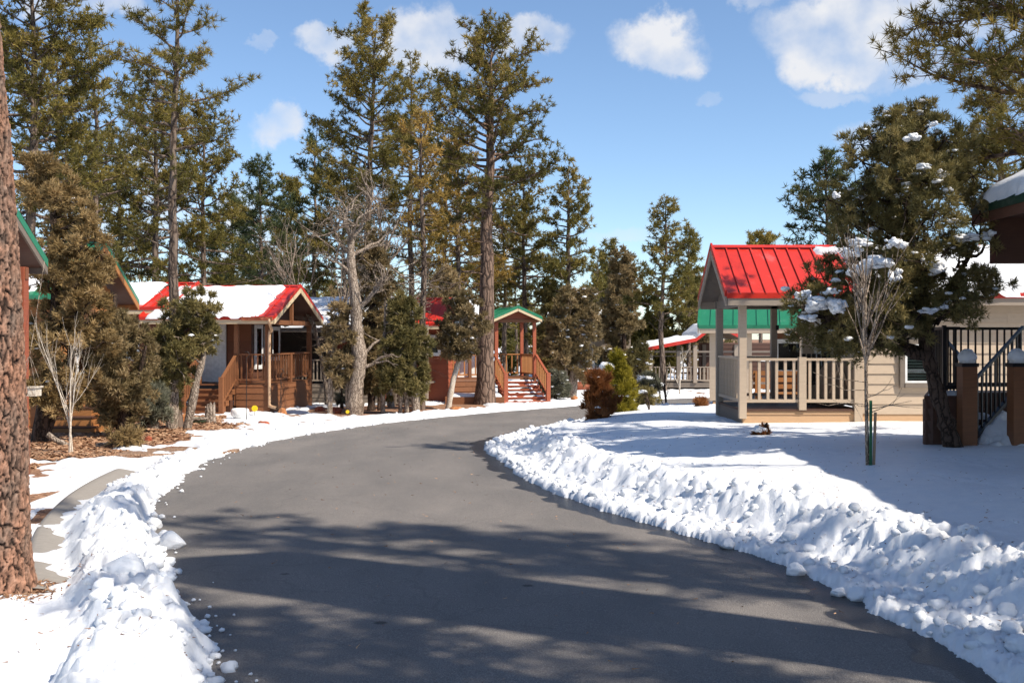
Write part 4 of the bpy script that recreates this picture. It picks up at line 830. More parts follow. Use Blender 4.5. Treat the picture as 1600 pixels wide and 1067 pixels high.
def pine_parts(H, r0, cb, R, seed, limbs=46, needle=(12, .205, .0205), dead=10, lean=(0, 0), sparse=1., top=.2, sides=9, low=.5, up=.03, tuftgap=.165, shape=.7, twig=.3, extra=()):
    r = np.random.RandomState(seed); A = Acc(); k = 16; f = np.linspace(0, 1, k)
    wob = np.cumsum(r.normal(size=(k, 2)) * .035 * H / 12, axis=0); wob -= wob[0]
    P = np.stack([lean[0] * f + wob[:, 0], lean[1] * f + wob[:, 1], f * H - .3 * (f == 0)], -1); rad = r0 * (1 - f) ** .75 * .92 + .012; rad[0] *= 1.3
    A.tube(P, rad, sides)
    at = lambda z: np.array([np.interp(z, P[:, 2], P[:, 0]), np.interp(z, P[:, 2], P[:, 1]), z])
    C, D, TT = [], [], []; az = r.uniform(0, 6.28)
    for i in range(limbs + len(extra)):
        g = ((min(i, limbs - 1) + r.uniform(0, 1)) / limbs) ** .85; z = cb + (H - cb) * g * .985; az += 2.4 + r.normal() * .5
        env = R * min(1, low + g / .2 * (1 - low)) * ((1 - g) ** shape * (1 - top) + top) * r.choice([.55, .8, .95, 1.1, 1.2])
        el = -.12 + .75 * g + r.normal() * .13; d = np.array([math.cos(az) * math.cos(el), math.sin(az) * math.cos(el), math.sin(el)])
        if i >= limbs: z, a_, env, el = extra[i - limbs]; d = np.array([math.cos(a_) * math.cos(el), math.sin(a_) * math.cos(el), math.sin(el)])
        Q = curve(at(z), d, env, 6, r, .13, up); rl = min(.03 + .011 * env, np.interp(z, P[:, 2], rad) * .55); A.tube(Q, np.linspace(rl, .008, 7), 4)
        lt = r.uniform(0, .45) + .25 * g
        # side twigs with needle bursts
        nt = max(4, int(env / .135 * sparse))
        for t in np.concatenate([r.uniform(.28, 1., nt), [1.]]):
            b = lerp(Q, t * 6); dd = nrm(Q[min(6, int(t * 6) + 1)] - Q[int(t * 6) if t < 1 else 5])
            sd = nrm(dd * .9 + r.normal(size=3) * np.array([.8, .8, .45]) + np.array([0, 0, .2])); sl = r.uniform(.25, .6) * (.5 + .3 * env) if t < 1 else .12
            S = curve(b, sd, sl, 3, r, .2, .06)
            if sl > twig: A.tube(S, [.012, .009, .007, .004], 3)
            for q in np.arange(.25, 1.01, max(.12, tuftgap / sl)):
                p = lerp(S, q * 3); C.append(p + r.normal(size=3) * .05); D.append(nrm(S[3] - S[0]) * .8 + np.array([0, 0, .45])); TT.append(lt + r.uniform(0, .3))
    for i in range(dead):
        z = H * .3 + (cb - H * .3) * r.uniform(.0, 1.05); a = r.uniform(0, 6.28); L = r.uniform(.3, 1.) * R * .55
        Q = curve(at(z), (math.cos(a), math.sin(a), r.uniform(-.25, .35)), L, 5, r, .22, -.02); A.tube(Q, np.linspace(.028, .005, 6), 4)
        for _ in range(2): b = Q[r.randint(2, 5)]; A.tube(curve(b, r.normal(size=3), L * .35, 3, r, .3), [.01, .008, .006, .003], 3)
    V, T, tn = tufts(C, D, needle[0], needle[1], needle[2], 1.0, r, TT); return A, V, T, tn
def pine(label, px, Y, topy, cbase, Rpx, wpx, seed, fol='needle', barkm='pbark2', leanpx=0, group=None, **kw):
    s = F / Y; x = X(px, Y); z0 = gz(x, Y); H = Z(topy + .16 * Rpx, Y) - z0
    kw.setdefault('twig', .3 if Y < 45 else .6)
    A, V, T, tn = pine_parts(H, wpx / s / 2, Z(cbase, Y) - z0, Rpx / s, seed, lean=(leanpx / s, 0), **kw)
    return make_tree_obj('pine_tree', label, (x, Y, z0), A, M[barkm], V, T, tn, M[fol], group=group)

pine('very tall slim pine standing before the brown cabin, its top out of frame', 276, 27, -90, 300, 130, 19, 11, limbs=38, sparse=1.1, dead=16, needle=(20, .19, .011), tuftgap=.17, low=.5, barkm='pbark2')
pine('bare-topped thin pine left of the slim tall one', 146, 38, 20, 400, 92, 13, 12, limbs=40, sparse=.75, dead=12, shape=.6)
pine('dense dark pine rising behind the foreground trunk at far left', 40, 33, -120, 360, 165, 22, 13, limbs=72, sparse=1.4, fol='needle', low=.7)
pine('broad olive pine between the far-left pine and the bare-topped one', 95, 42, 60, 400, 105, 14, 14, limbs=60, sparse=1.3)
pine('forked-looking pine right behind the slim tall trunk', 246, 44, 100, 440, 115, 15, 15, limbs=62, sparse=1.2, low=.9, shape=.6)
pine('olive pine crowning over the left end of the brown cabin roof', 325, 46, 150, 450, 88, 12, 16, limbs=60, low=.9, shape=.6, sparse=1.2)
pine('dark pine filling between the twin-tipped pine and the olive one over the cabin roof', 370, 70, 300, 480, 70, 9, 36, fol='needle_d', limbs=56, sparse=1.3, needle=(11, .3, .026), low=.9)
pine('dark broad pine behind the brown cabin gable, left of the bare oak', 450, 68, 270, 490, 70, 9, 37, fol='needle', limbs=60, sparse=1.3, needle=(11, .3, .026), low=.9)
pine('low olive pine behind the tall juniper at left', 185, 48, 190, 460, 100, 12, 27, limbs=60, low=.9, shape=.6, sparse=1.2)
pine('dark green pine with twin tips above the brown cabin ridge', 405, 62, 243, 470, 76, 9, 17, fol='needle_d', limbs=54, sparse=1.3, needle=(11, .24, .023))
pine('slender dark pine behind the bare oak, second from the brown cabin', 488, 56, 190, 470, 66, 9, 18, fol='needle_d', limbs=50, sparse=1.3, needle=(11, .24, .023))
pine('big domed pine, tallest behind the bare grey oak', 577, 47, 28, 380, 100, 17, 19, limbs=76, sparse=1.25, needle=(12, .21, .0195), top=.36, shape=.55)
pine('narrow pine tucked behind the right flank of the domed pine', 642, 52, 78, 430, 80, 12, 20, limbs=56, sparse=1.2, needle=(11, .23, .022))
pine('thin golden pine with long bare grey trunk beside the red gable', 657, 36, 175, 395, 62, 13, 21, fol='needle_y', limbs=34, sparse=.75, dead=46, low=.8, shape=.5)
pine('stout tall pine with reddish trunk in front of the green-gabled cabin', 757, 40.5, 48, 350, 125, 31, 22, barkm='pbark', limbs=72, sparse=1.0, dead=14, needle=(12, .21, .0195), top=.34, shape=.55, sides=12)
pine('mid-height pine behind and right of the stout reddish-trunked pine', 822, 52, 262, 480, 84, 11, 23, limbs=60, sparse=1.1)
pine('conical pine in front of the teal-roofed cabin', 888, 50, 250, 500, 64, 12, 24, limbs=58, sparse=1.25, needle=(12, .22, .022), low=.8)
pine('lone slim pine by the far pavilion', 1037, 55, 306, 495, 56, 10, 25, limbs=54, sparse=1.2, needle=(12, .22, .022), low=.8, shape=.7)
pine('small pine just behind the lone slim pine', 1076, 66, 350, 520, 42, 8, 26, limbs=46, sparse=1.2, needle=(9, .32, .03))
pine('grey-trunked background pine behind the golden pine', 718, 50, 205, 460, 72, 11, 28, limbs=56, sparse=1.3, low=.9, shape=.6, fol='needle_y')
pine('golden-olive pine filling in left of the stout pine', 690, 58, 190, 480, 75, 10, 29, limbs=60, sparse=1.3, fol='needle_y')
pine('olive pine low behind the green gable', 790, 60, 290, 500, 68, 9, 30, limbs=60, low=.9, shape=.6, sparse=1.3)
pine('olive pine low behind the bare oak', 540, 54, 245, 490, 78, 10, 31, limbs=60, low=.9, shape=.6, sparse=1.3)
pine('olive pine between the conical pine and the lone slim pine', 950, 72, 372, 560, 48, 8, 32, limbs=46, sparse=1.3, needle=(9, .33, .034))
pine('blue-green pine peeping out left of the snowy juniper', 1300, 36, 235, 430, 78, 12, 33, fol='needle_d', limbs=56, sparse=1.1, needle=(11, .21, .02), low=.9, shape=.6)
pine('golden-olive pine behind the right cabin roof', 1572, 30, 100, 400, 130, 20, 34, limbs=48, sparse=1.2, needle=(16, .2, .013))
pine('distant pine top showing over the red porch roof', 1190, 80, 362, 470, 55, 8, 35, limbs=40, sparse=1.3, needle=(9, .34, .036))
# overhanging pine, trunk beyond the right edge
A, V, T, tn = pine_parts(12.5, .22, 4.6, 2.5, 49, limbs=36, needle=(26, .15, .008), dead=6, extra=[(4.3, 3.3, 2.5, -.05), (4.7, 3.0, 2.9, 0), (5.0, 3.4, 2.7, .05), (5.3, 3.05, 3.2, .0), (5.6, 2.8, 2.8, .05), (5.9, 3.3, 3.0, .05), (6.2, 3.1, 2.7, .1), (6.5, 3.45, 2.6, .1), (5.1, 2.7, 2.6, 0), (4.5, 3.6, 2.3, .0), (6.8, 2.9, 2.3, .1), (5.7, 3.6, 2.4, .0)], sparse=1.3, sides=12, low=.9, shape=.5, tuftgap=.13)
make_tree_obj('pine_tree', 'overhanging pine whose branches enter at the upper right corner', (8.7, 15.2, gz(8.7, 15.2)), A, M['pbark'], V, T, tn, M['needle'])
# shade trees right of and behind the viewer, standing outside the frame
for x, y, H, R, cb, sd, lab in ((6.8, 1.9, 12, 1.9, 4.8, 51, 'nearest of the shade pines to the right of the viewer'), (9.2, 3.5, 19, 1.9, 8, 52, 'tallest of the shade pines to the right of the viewer'), (8.8, .2, 13, 2.0, 6, 53, 'shade pine between the tallest one and the one behind the viewer'), (5.9, -.6, 11, 1.9, 3.6, 55, 'shade pine standing right behind the viewer'), (12.6, 3.0, 17, 1.5, 12, 54, 'high-crowned shade pine beyond the added shadow tower')):
    A, V, T, tn = pine_parts(H, .22, cb, R, sd, limbs=44, needle=(9, .28, .022), dead=4, sparse=.9, low=.8)
    make_tree_obj('pine_tree', lab, (x, y, gz(x, y)), A, M['pbark'], V, T, tn, M['needle'], group='shade pines beyond the right edge')

# foreground trunk: plated bark modelled as relief
def big_trunk():
    Y = 7.9; x0 = X(-11, Y); z0 = gz(x0, Y); r = np.random.RandomState(9); nz, na = 580, 180; H = 11.
    zz = np.concatenate([np.linspace(-.3, 4.6, 530), np.linspace(4.7, H, 50)]); a = np.arange(na) * 2 * math.pi / na
    zg, ag = np.meshgrid(zz, a, indexing='ij'); R0 = .265 * (1 - zg / H * .62) + .06 * np.exp(-np.clip(zg, 0, 9) / .16)
    xx = ag * .265; 
    per = lambda fn: fn
    # blend the seam (on the far side)
    def field(u, v):
        uu = u + .02 * noise2(u * 7, v * 2.5, 3) + .010 * noise2(u * 24, v * 12, 4) + .004 * noise2(u * 70, v * 50, 14); vv = v + .06 * noise2(u * 6, v * 4, 5) + .012 * noise2(u * 40, v * 30, 15)
        uu = uu + .012 * noise2(u * 30, v * 22, 17); vv = vv + .03 * noise2(u * 25, v * 14, 18)
        f1, f2 = worley2(uu / .045, vv / .17, 2); g1, g2 = worley2(uu / .024, vv / .05, 6); cw = .16 + .14 * noise2(u * 9, v * 5, 19)
        crack = 1 - sstep(0, 1, (f2 - f1) / np.maximum(cw, .05)); fine = 1 - sstep(0, .14, g2 - g1); plate = 1 - crack
        n = fbm(uu * 22, vv * 14, 4, 8); lay = np.round(n * 6) / 6; n3 = noise2(u * 130, v * 100, 16); big = noise2(uu * 7, vv * 2.4, 20)
        return -.026 * crack - .004 * fine + plate * .010 * lay + .004 * n + .003 * n3 + .01 * big, np.clip(plate * (.75 + .45 * lay) - .16 * fine + .2 * n3, 0, 1.2)
    h, w1 = field(xx, zg); rad = R0 + h
    lx = -.012 * zg - .012 * np.clip(zg - 1, 0, 9) ** 2; V = np.stack([np.cos(ag) * rad + lx, np.sin(ag) * rad, zg], -1).reshape(-1, 3)
    i = np.arange(nz - 1)[:, None] * na; j = np.arange(na)[None]; j2 = (j + 1) % na; Q = np.stack([i + j, i + j2, i + na + j2, i + na + j], -1).reshape(-1, 4)
    m, nt, b, N, L = mat_new('plated_pine_bark'); at = N('ShaderNodeAttribute'); at.attribute_name = 'tint'
    n1 = tex(nt, 'Noise', 60, Detail=6, Roughness=.75, stretch=(1, 1, .7)); n2 = tex(nt, 'Noise', 7, Detail=4, stretch=(1, 1, .5))
    ad = N('ShaderNodeMath'); ad.operation = 'MULTIPLY_ADD'; L(n1.outputs[0], ad.inputs[0]); ad.inputs[1].default_value = .5; L(at.outputs['Fac'], ad.inputs[2])
    c = ramp(nt, ad.outputs[0], [(.24, (.016, .012, .01)), (.5, (.085, .055, .042)), (.74, (.27, .165, .115)), (1., (.47, .3, .215))])
    c2 = ramp(nt, n2.outputs[0], [(.32, (.72, .82, .9)), (.62, (1.2, 1.03, .95))]); mx = N('ShaderNodeMixRGB'); mx.blend_type = 'MULTIPLY'; mx.inputs[0].default_value = 1; L(c, mx.inputs[1]); L(c2, mx.inputs[2])
    L(mx.outputs[0], b.inputs['Base Color']); b.inputs['Roughness'].default_value = .9; b.inputs['Specular IOR Level'].default_value = .15; bump(nt, b, n1.outputs[0], .01, .7)
    o = tag(empty('pine_tree', (x0, Y, z0)), 'huge close pine trunk with orange plated bark at the left edge', 'pine tree')
    mobj('trunk', np_mesh('trunk', V, Q, mat=m, smooth=True, tint=w1.ravel() * .62), o)
    A, V, T, tn = pine_parts(6.5, .1, .8, 2.3, 61, limbs=34, needle=(10, .26, .02), dead=0, lean=(-.4, 0)); V = V + np.array([-.42, 0, 6.2]); 
    B = Acc(); B.add(np.concatenate(A.V) + np.array([-.42, 0, 6.2]), np.concatenate(A.Q)); mobj('limbs', B.mesh('limbs', M['pbark'], True), o); mobj('crown', np_mesh('crown', V, None, T, M['needle'], tint=tn), o)
    # needles and bark scales shed at its foot
    n = 240; a = r.uniform(-1.4, 1.2, n); rr = .3 + r.exponential(.09, n); P = np.stack([np.cos(a) * rr + .0, np.sin(a) * rr - .02, np.zeros(n)], -1); P[:, 2] = [top_z(x0 + p[0], Y + p[1]) - z0 + .006 for p in P]
    V, T, tn = tufts(P, r.normal(size=(n, 3)) * (1, 1, .12) + (0, 0, .05), 2, .06, .007, .3, r); o2 = tag(mobj('needle_litter', np_mesh('needle_litter', V, None, T, M['mulch'], tint=tn), None, (x0, Y, z0)), 'brown needles shed round the foot of the close pine trunk', 'litter', kind='stuff')
big_trunk()

# junipers -----------------------------------------------------------------
def juniper_parts(trunks, lobes, seed, dens, ln, wd, nb=5, limb_r=.03, upb=.55, spread=.55):
    """trunks: paths of (x,y,z,r); lobes: (x,y,z,rx,rz)"""
    r = np.random.RandomState(seed); A = Acc(); ends = []
    for tr in trunks:
        P = catmull3([t[:3] for t in tr], 5); R = np.interp(np.linspace(0, 1, len(P)), np.linspace(0, 1, len(tr)), [t[3] for t in tr]); A.tube(P, R * (1 + .1 * r.normal(size=len(P))), 9); ends.append(P)
    allp = np.concatenate(ends); C, D, TT = [], [], []
    for lx, ly, lz, rx, rz in lobes:
        c = np.array([lx, ly, lz]); low = allp[allp[:, 2] < lz + .1]; low = low if len(low) else allp; b = low[np.argmin(np.linalg.norm(low - c, axis=1) + .4 * np.abs(low[:, 2] - lz + .4))]
        Q = np.array([b + (c - b) * t + np.array([0, 0, -.12 * math.sin(math.pi * t) * np.linalg.norm(c - b)]) + r.normal(size=3) * .03 * (0 < t < 1) for t in np.linspace(0, 1, 6)]); A.tube(Q, np.linspace(limb_r, limb_r * .3, 6), 5)
        n = int(dens * rx * rx); k = max(5, int(n / 28)); v = nrm(r.normal(size=(k, 3))); rr = r.uniform(.45, 1.05, (k, 1)); S = c + v * rr * np.array([rx, rx, rz])
        for s_, v_ in zip(S[:: max(1, k // 10)], v[:: max(1, k // 10)]): A.tube(np.array([c, (c + s_) / 2 + r.normal(size=3) * .03, s_]), [limb_r * .3, limb_r * .2, limb_r * .08], 3)
        m = max(4, n // k); sub = rx * r.uniform(.22, .42, k)
        pp = S[:, None] + nrm(r.normal(size=(k, m, 3))) * sub[:, None, None] * r.uniform(.2, 1, (k, m, 1)); dd = (pp - S[:, None]) / sub[:, None, None] * .7 + v[:, None] * .5 + np.array([0, 0, upb]) + .3 * r.normal(size=(k, m, 3))
        lt = r.uniform(.1, .45); C.append(pp.reshape(-1, 3)); D.append(dd.reshape(-1, 3)); TT.append(np.repeat(lt + r.uniform(0, .35, k), m) + r.uniform(0, .15, k * m))
    C = np.concatenate(C); D = np.concatenate(D); TT = np.concatenate(TT)
    V, T, tn = tufts(C, D, nb, ln, wd, spread, r, TT); return A, V, T, tn, C
def lobes_env(env, n, seed, rs, yd=.9, fill=.8):
    """lobes filling an outline env [(z, x_left, x_right)] in metres"""
    r = np.random.RandomState(seed); e = np.array(env, float); out = []
    wsum = np.interp(np.linspace(e[0, 0], e[-1, 0], 60), e[:, 0], e[:, 2] - e[:, 1]); zz = np.linspace(e[0, 0], e[-1, 0], 60)
    while len(out) < n:
        z = r.choice(zz, p=wsum / wsum.sum()) + r.normal() * .05; z = min(max(z, e[0, 0]), e[-1, 0]); a, b = np.interp(z, e[:, 0], e[:, 1]), np.interp(z, e[:, 0], e[:, 2]); h = (b - a) / 2; cx = (a + b) / 2
        t = r.uniform(0, 6.28); q = math.sqrt(r.uniform(.0, 1)) * fill; R = r.uniform(.75, 1.25) * rs; R = min(R, max(.12, h)); out.append((cx + math.cos(t) * q * max(0, h - R * .4), math.sin(t) * q * max(0, h - R * .4) * yd, z, R, R * r.uniform(.7, 1.)))
    return out
def juniper(label, px, Y, env_px, trunks_px, seed, n, rs, dens, fol='jun', barkm='jbark', ln=.1, wd=.012, nb=5, yd=.9, snow=0, name='juniper_tree', cat='juniper', upb=.55, z0=None, fill=.8, spread=.55, limb_r=.03):
    s = F / Y; x = X(px, Y); z0 = gz(x, Y) if z0 is None else z0
    env = sorted([(Z(py, Y) - z0, (a - px) / s, (b - px) / s) for py, a, b in env_px]); r = np.random.RandomState(seed + 3)
    tr = [[((q - px) / s, r.normal() * .05 * (i > 0), (Z(py, Y) - z0) if i else -.15, w / s / 2) for i, (q, py, w) in enumerate(t)] for t in trunks_px]
    A, V, T, tn, C = juniper_parts(tr, lobes_env(env, n, seed, rs, yd, fill), seed, dens * .78, ln * 1.1, wd * (1.25 if Y < 30 else 1.4), nb, upb=upb, spread=spread, limb_r=limb_r)
    o = make_tree_obj(name, label, (x, Y, z0), A, M[barkm], V, T, tn, M[fol], cat)
    if snow:
        snow *= 2; k = r.choice(len(C), snow, replace=False); B = Acc()
        for i in k: v, t = lump(r.uniform(.25, .8) * .075 * (Y / 35 + .3), 2, int(i) % 97, .8, (1.3, 1.1, .5)); B.add(v + C[i] + (0, 0, .05), None, t)
        tag(mobj('snow_dusting', B.mesh('snow_dusting', M['snow'], True), o), kind='stuff')
    return o
juniper('tall rust-tinged juniper left of the sapling, reaching the lower pine crowns', 85, 22, [(640, 50, 140), (560, 35, 190), (470, 30, 190), (400, 40, 185), (330, 40, 170), (290, 30, 120), (240, 25, 75)], [[(60, 668, 26), (72, 620, 20), (85, 540, 17), (85, 400, 12), (80, 300, 6)], [(62, 668, 18), (100, 590, 12), (120, 500, 7)]], 101, 95, .34, 1500, 'jun_r', 'dbark', .12, .012, snow=14)
juniper('broad brown-olive juniper behind the leafless sapling', 175, 23.5, [(655, 150, 215), (610, 120, 250), (560, 110, 262), (525, 130, 235), (495, 150, 195)], [[(195, 664, 24), (192, 610, 20), (180, 540, 14), (180, 460, 6)], [(200, 660, 10), (215, 600, 7), (230, 540, 5)]], 102, 70, .32, 1500, 'jun', 'dbark', .12, .012)
juniper('olive juniper with two leaning bare trunks in front of the brown cabin steps', 285, 26, [(640, 225, 270), (610, 205, 300), (570, 200, 330), (520, 225, 352), (485, 250, 342), (455, 290, 330)], [[(243, 657, 15), (238, 620, 11), (245, 560, 9), (270, 500, 5)], [(290, 655, 14), (308, 595, 11), (318, 550, 8), (310, 480, 5)], [(268, 640, 22), (270, 600, 18), (268, 540, 10)]], 103, 75, .3, 1500, 'jun_g', 'gbark', .12, .012, snow=4)
juniper('small juniper at the right end of the brown cabin porch', 525, 33, [(600, 505, 550), (560, 495, 560), (520, 500, 558), (480, 510, 545), (455, 518, 535)], [[(515, 637, 9), (517, 590, 8), (522, 520, 5)]], 104, 34, .3, 1300, 'jun', 'gbark', .14, .016, snow=4)
juniper('bushy green juniper cluster under the thin golden pine', 632, 33.5, [(610, 590, 668), (570, 585, 682), (540, 590, 680), (500, 600, 665), (470, 612, 650)], [[(650, 640, 15), (648, 600, 13), (640, 520, 7)], [(598, 632, 7), (600, 560, 6), (602, 470, 4)], [(625, 634, 8), (627, 590, 6)], [(636, 634, 8), (634, 580, 6)]], 105, 95, .32, 1400, 'jun_g', 'gbark', .14, .016)
juniper('dark-trunked juniper just right of the bare grey oak', 585, 35.5, [(600, 560, 610), (550, 545, 620), (480, 550, 620), (420, 560, 610), (370, 570, 600)], [[(580, 636, 13), (580, 560, 11), (583, 420, 6)], [(592, 636, 6), (595, 540, 4)]], 106, 70, .36, 1100, 'jun', 'dbark', .15, .017)
juniper('round juniper on a pale leaning stem left of the stout pine', 718, 36, [(555, 690, 735), (540, 670, 760), (510, 672, 772), (485, 675, 765), (462, 695, 740)], [[(699, 641, 11), (708, 595, 9), (718, 555, 8), (722, 500, 5)]], 107, 52, .3, 1300, 'jun', 'pale', .14, .016, snow=22)
juniper('snow-flecked juniper with thick grey trunk in front of the teal-roofed cabin', 890, 47, [(590, 850, 920), (560, 835, 945), (520, 838, 955), (485, 850, 950), (455, 880, 930)], [[(893, 612, 15), (897, 580, 13), (905, 540, 8)], [(886, 610, 7), (884, 570, 5), (880, 530, 4)]], 108, 75, .42, 900, 'jun', 'gbark', .17, .022, snow=70)
juniper('dark juniper beside the green-gabled porch', 850, 50, [(600, 825, 890), (550, 822, 890), (500, 825, 880), (460, 840, 870)], [[(850, 615, 10), (850, 540, 8), (852, 490, 4)]], 109, 44, .42, 900, 'jun_g', 'dbark', .17, .022, snow=14)
juniper('snow-flecked juniper mass left of the lone slim pine', 975, 60, [(590, 935, 1015), (540, 925, 1020), (480, 930, 1010), (420, 945, 1000), (395, 960, 990)], [[(975, 605, 9), (975, 540, 7), (975, 450, 4)], [(955, 605, 6), (955, 540, 4)]], 110, 80, .5, 700, 'jun', 'dbark', .2, .03, snow=60)
juniper('olive juniper between the pavilion and the lone slim pine', 1080, 68, [(560, 1040, 1125), (520, 1045, 1120), (470, 1055, 1105), (430, 1070, 1092)], [[(1080, 590, 9), (1080, 500, 5)]], 111, 50, .5, 700, 'jun', 'dbark', .2, .03, snow=16)
juniper('olive juniper right behind the red cabin gable', 690, 47, [(580, 670, 720), (520, 655, 735), (470, 665, 730), (430, 680, 715)], [[(695, 625, 9), (695, 520, 6)]], 112, 40, .42, 900, 'jun', 'dbark', .17, .022, snow=10)
juniper('dark low juniper at the bend before the pavilion', 1000, 56, [(600, 985, 1020), (570, 975, 1028), (540, 985, 1020)], [[(1000, 607, 6), (1000, 560, 4)]], 113, 24, .36, 900, 'jun_g', 'dbark', .17, .024, snow=20)

# the snowy juniper on the right lawn
def snowy_juniper():
    Y = 14.55; px = 1480; x = X(px, Y); z0 = top_z(x, Y) - .2; s = F / Y
    env = sorted([(Z(py, Y) - z0, (a - px) / s, (b - px) / s) for py, a, b in [(545, 1280, 1370), (520, 1250, 1440), (500, 1245, 1500), (480, 1245, 1530), (440, 1250, 1540), (390, 1265, 1545), (330, 1262, 1545), (270, 1290, 1540), (215, 1335, 1510), (175, 1380, 1460)]])
    T0 = lambda pts: [((q - px) / s, yy, Z(py, Y) - z0, w / s / 2) for q, py, yy, w in pts]
    trunks = [T0([(1490, 704, 0, 33), (1476, 650, 0, 25), (1458, 590, 0, 24), (1450, 545, .02, 23), (1445, 480, .05, 22), (1430, 380, .1, 15), (1415, 260, .1, 7)]), T0([(1452, 556, 0, 22), (1425, 552, -.05, 17), (1395, 543, -.1, 13), (1350, 530, -.15, 10), (1300, 500, -.2, 6)]), T0([(1452, 552, .0, 14), (1415, 535, .2, 10), (1380, 500, .3, 7)]), T0([(1448, 500, .05, 14), (1490, 440, 0, 10), (1515, 400, 0, 6)])]
    lobes = lobes_env(env, 150, 121, .27, .95, .95)
    for q, py in ((1250, 480), (1262, 500), (1290, 520), (1320, 545), (1270, 470), (1530, 375), (1520, 340), (1240, 465), (1500, 400), (1530, 420), (1490, 450), (1520, 465), (1460, 500), (1400, 470), (1380, 500), (1340, 440), (1300, 430), (1440, 440), (1350, 515), (1420, 505), (1480, 480), (1505, 490), (1320, 500), (1540, 440), (1365, 470)): lobes.append(((q - px) / s, -.25, Z(py, Y) - z0, .24, .2))
    A, V, T, tn, C = juniper_parts(trunks, lobes, 122, 2300, .085, .0065, 6, .028)
    o = make_tree_obj('juniper_tree', 'large snow-hung juniper with crooked dark trunk on the right lawn', (x, Y, z0), A, M['dbark'], V, T, tn, M['jun_g'], 'juniper')
    r = np.random.RandomState(4)
    spots = [(1283, 475, 44, 30), (1262, 497, 22, 14), (1253, 462, 20, 22), (1310, 478, 22, 30), (1375, 410, 44, 26), (1345, 425, 28, 30), (1330, 395, 26, 18), (1462, 415, 26, 26), (1400, 380, 22, 20), (1440, 262, 24, 12), (1510, 372, 34, 18), (1545, 365, 16, 14), (1452, 485, 20, 12), (1470, 480, 14, 12), (1468, 272, 16, 16), (1425, 215, 20, 16), (1270, 470, 20, 16), (1397, 430, 18, 22), (1340, 380, 24, 16), (1300, 455, 20, 14), (1458, 195, 10, 10), (1305, 305, 9, 12), (1490, 345, 12, 10)]
    for i, (q, py, w, h) in enumerate(spots):
        B = Acc()
        for j in range(16): v, t = lump(w / s * r.uniform(.1, .24), 2, i * 7 + j, 1.0, (1.2, .9, h / w * .9)); B.add(v + np.array([r.uniform(-.42, .42) * w / s, r.uniform(-.12, .12), r.uniform(-.25, .25) * h / s]), None, t)
        front = -(.35 + .8 * max(0, 1 - abs((q - 1400) / 160))) * (1 if py > 300 else .9)
        mobj('snow_clump', B.mesh('snow_clump', M['snow'], True), o, ((q - px) / s * (Y + front) / Y + (X(px, Y + front) - X(px, Y)), front, Z(py, Y + front) - z0))
    B = Acc(); k = r.choice(len(C), 240, replace=False)
    for i in k: v, t = lump(r.uniform(.012, .055), 2, int(i) % 90, .5, (1.3, 1.1, .6)); B.add(v + C[i] + (0, 0, .03), None, t)
    tag(mobj('snow_dusting', B.mesh('snow_dusting', M['snow'], True), o), kind='stuff')
    v = snow_sheet((-1.0, -.02, 0), (.8, 0, 0), (0, .06, 0), (0, 0, 1), .03, 3, 14, 6, .02)
snowy_juniper()

# bare trees ---------------------------------------------------------------
def branching(A, p, d, L, rad, depth, r, up=.05, spread=.75, k=4, sides=6, ratio=.72, bend=.16, kids=(2, 3)):
    Q = curve(p, d, L, k, r, bend, up); A.tube(Q, np.linspace(rad, rad * .62, k + 1), max(3, sides))
    if depth == 0: return
    for i in range(r.randint(kids[0], kids[1] + 1) + (1 if depth > 2 else 0)):
        t = 1 if i == 0 else r.uniform(.35, .95); b = lerp(Q, t * k); dd = nrm(nrm(Q[-1] - Q[-2]) + r.normal(size=3) * spread * (.55 if i == 0 else 1))
        branching(A, b, dd, L * ratio * r.uniform(.7, 1.1), rad * (.62 if i == 0 else .48), depth - 1, r, up, spread, max(3, k - 1), sides - 1, ratio, bend, kids)
def bare_oak():
    Y = 33; s = F / Y; px = 556; x = X(px, Y); z0 = gz(x, Y); r = np.random.RandomState(203); A = Acc(); L = lambda q, py: ((q - px) / s, 0, Z(py, Y) - z0)
    P = catmull3([L(554, 645), L(557, 600), L(562, 560), (*L(557, 520)[:1], .05, L(557, 520)[2]), L(556, 470), L(549, 420), L(548, 370)], 6); P[0, 2] -= .15
    A.tube(P, np.interp(np.linspace(0, 1, len(P)), [0, .12, .5, .8, 1], [.28, .22, .2, .15, .1]) * (1 + .08 * r.normal(size=len(P))), 10)
    for q, py, d, Ln, rd, dp in ((566, 575, (1, -.2, .8), .7, .07, 3), (572, 550, (.9, .3, .5), .7, .05, 3), (560, 480, (.9, -.2, 1), .8, .09, 4), (552, 430, (-.8, 0, .8), .8, .06, 4), (550, 400, (.9, .1, .7), .9, .07, 4), (548, 372, (-.5, 0, .9), 1.0, .08, 5), (548, 372, (.55, .1, .9), 1.0, .075, 5), (549, 385, (.1, -.8, .8), .8, .06, 4), (550, 395, (-.9, .3, .5), .9, .06, 4)):
        branching(A, L(q, py), d, Ln, rd, dp, r, .03, .8, bend=.22)
    make_tree_obj('oak_tree', 'leafless gnarled grey oak with thick pale trunk by the bend', (x, Y, z0), A, M['gbark'], [], [], None, None, 'oak tree')
    B = Acc(); B.tube(catmull3([L(543, 645), L(541, 600), L(545, 560), L(540, 500)]), np.linspace(.1, .04, 25), 8); branching(B, L(541, 505), (-.2, .2, 1), .8, .04, 4, r)
    make_tree_obj('oak_tree', 'thin second leafless stem close beside the gnarled grey oak', (x, Y + .3, z0), B, M['gbark'], [], [], None, None, 'oak tree')
bare_oak()
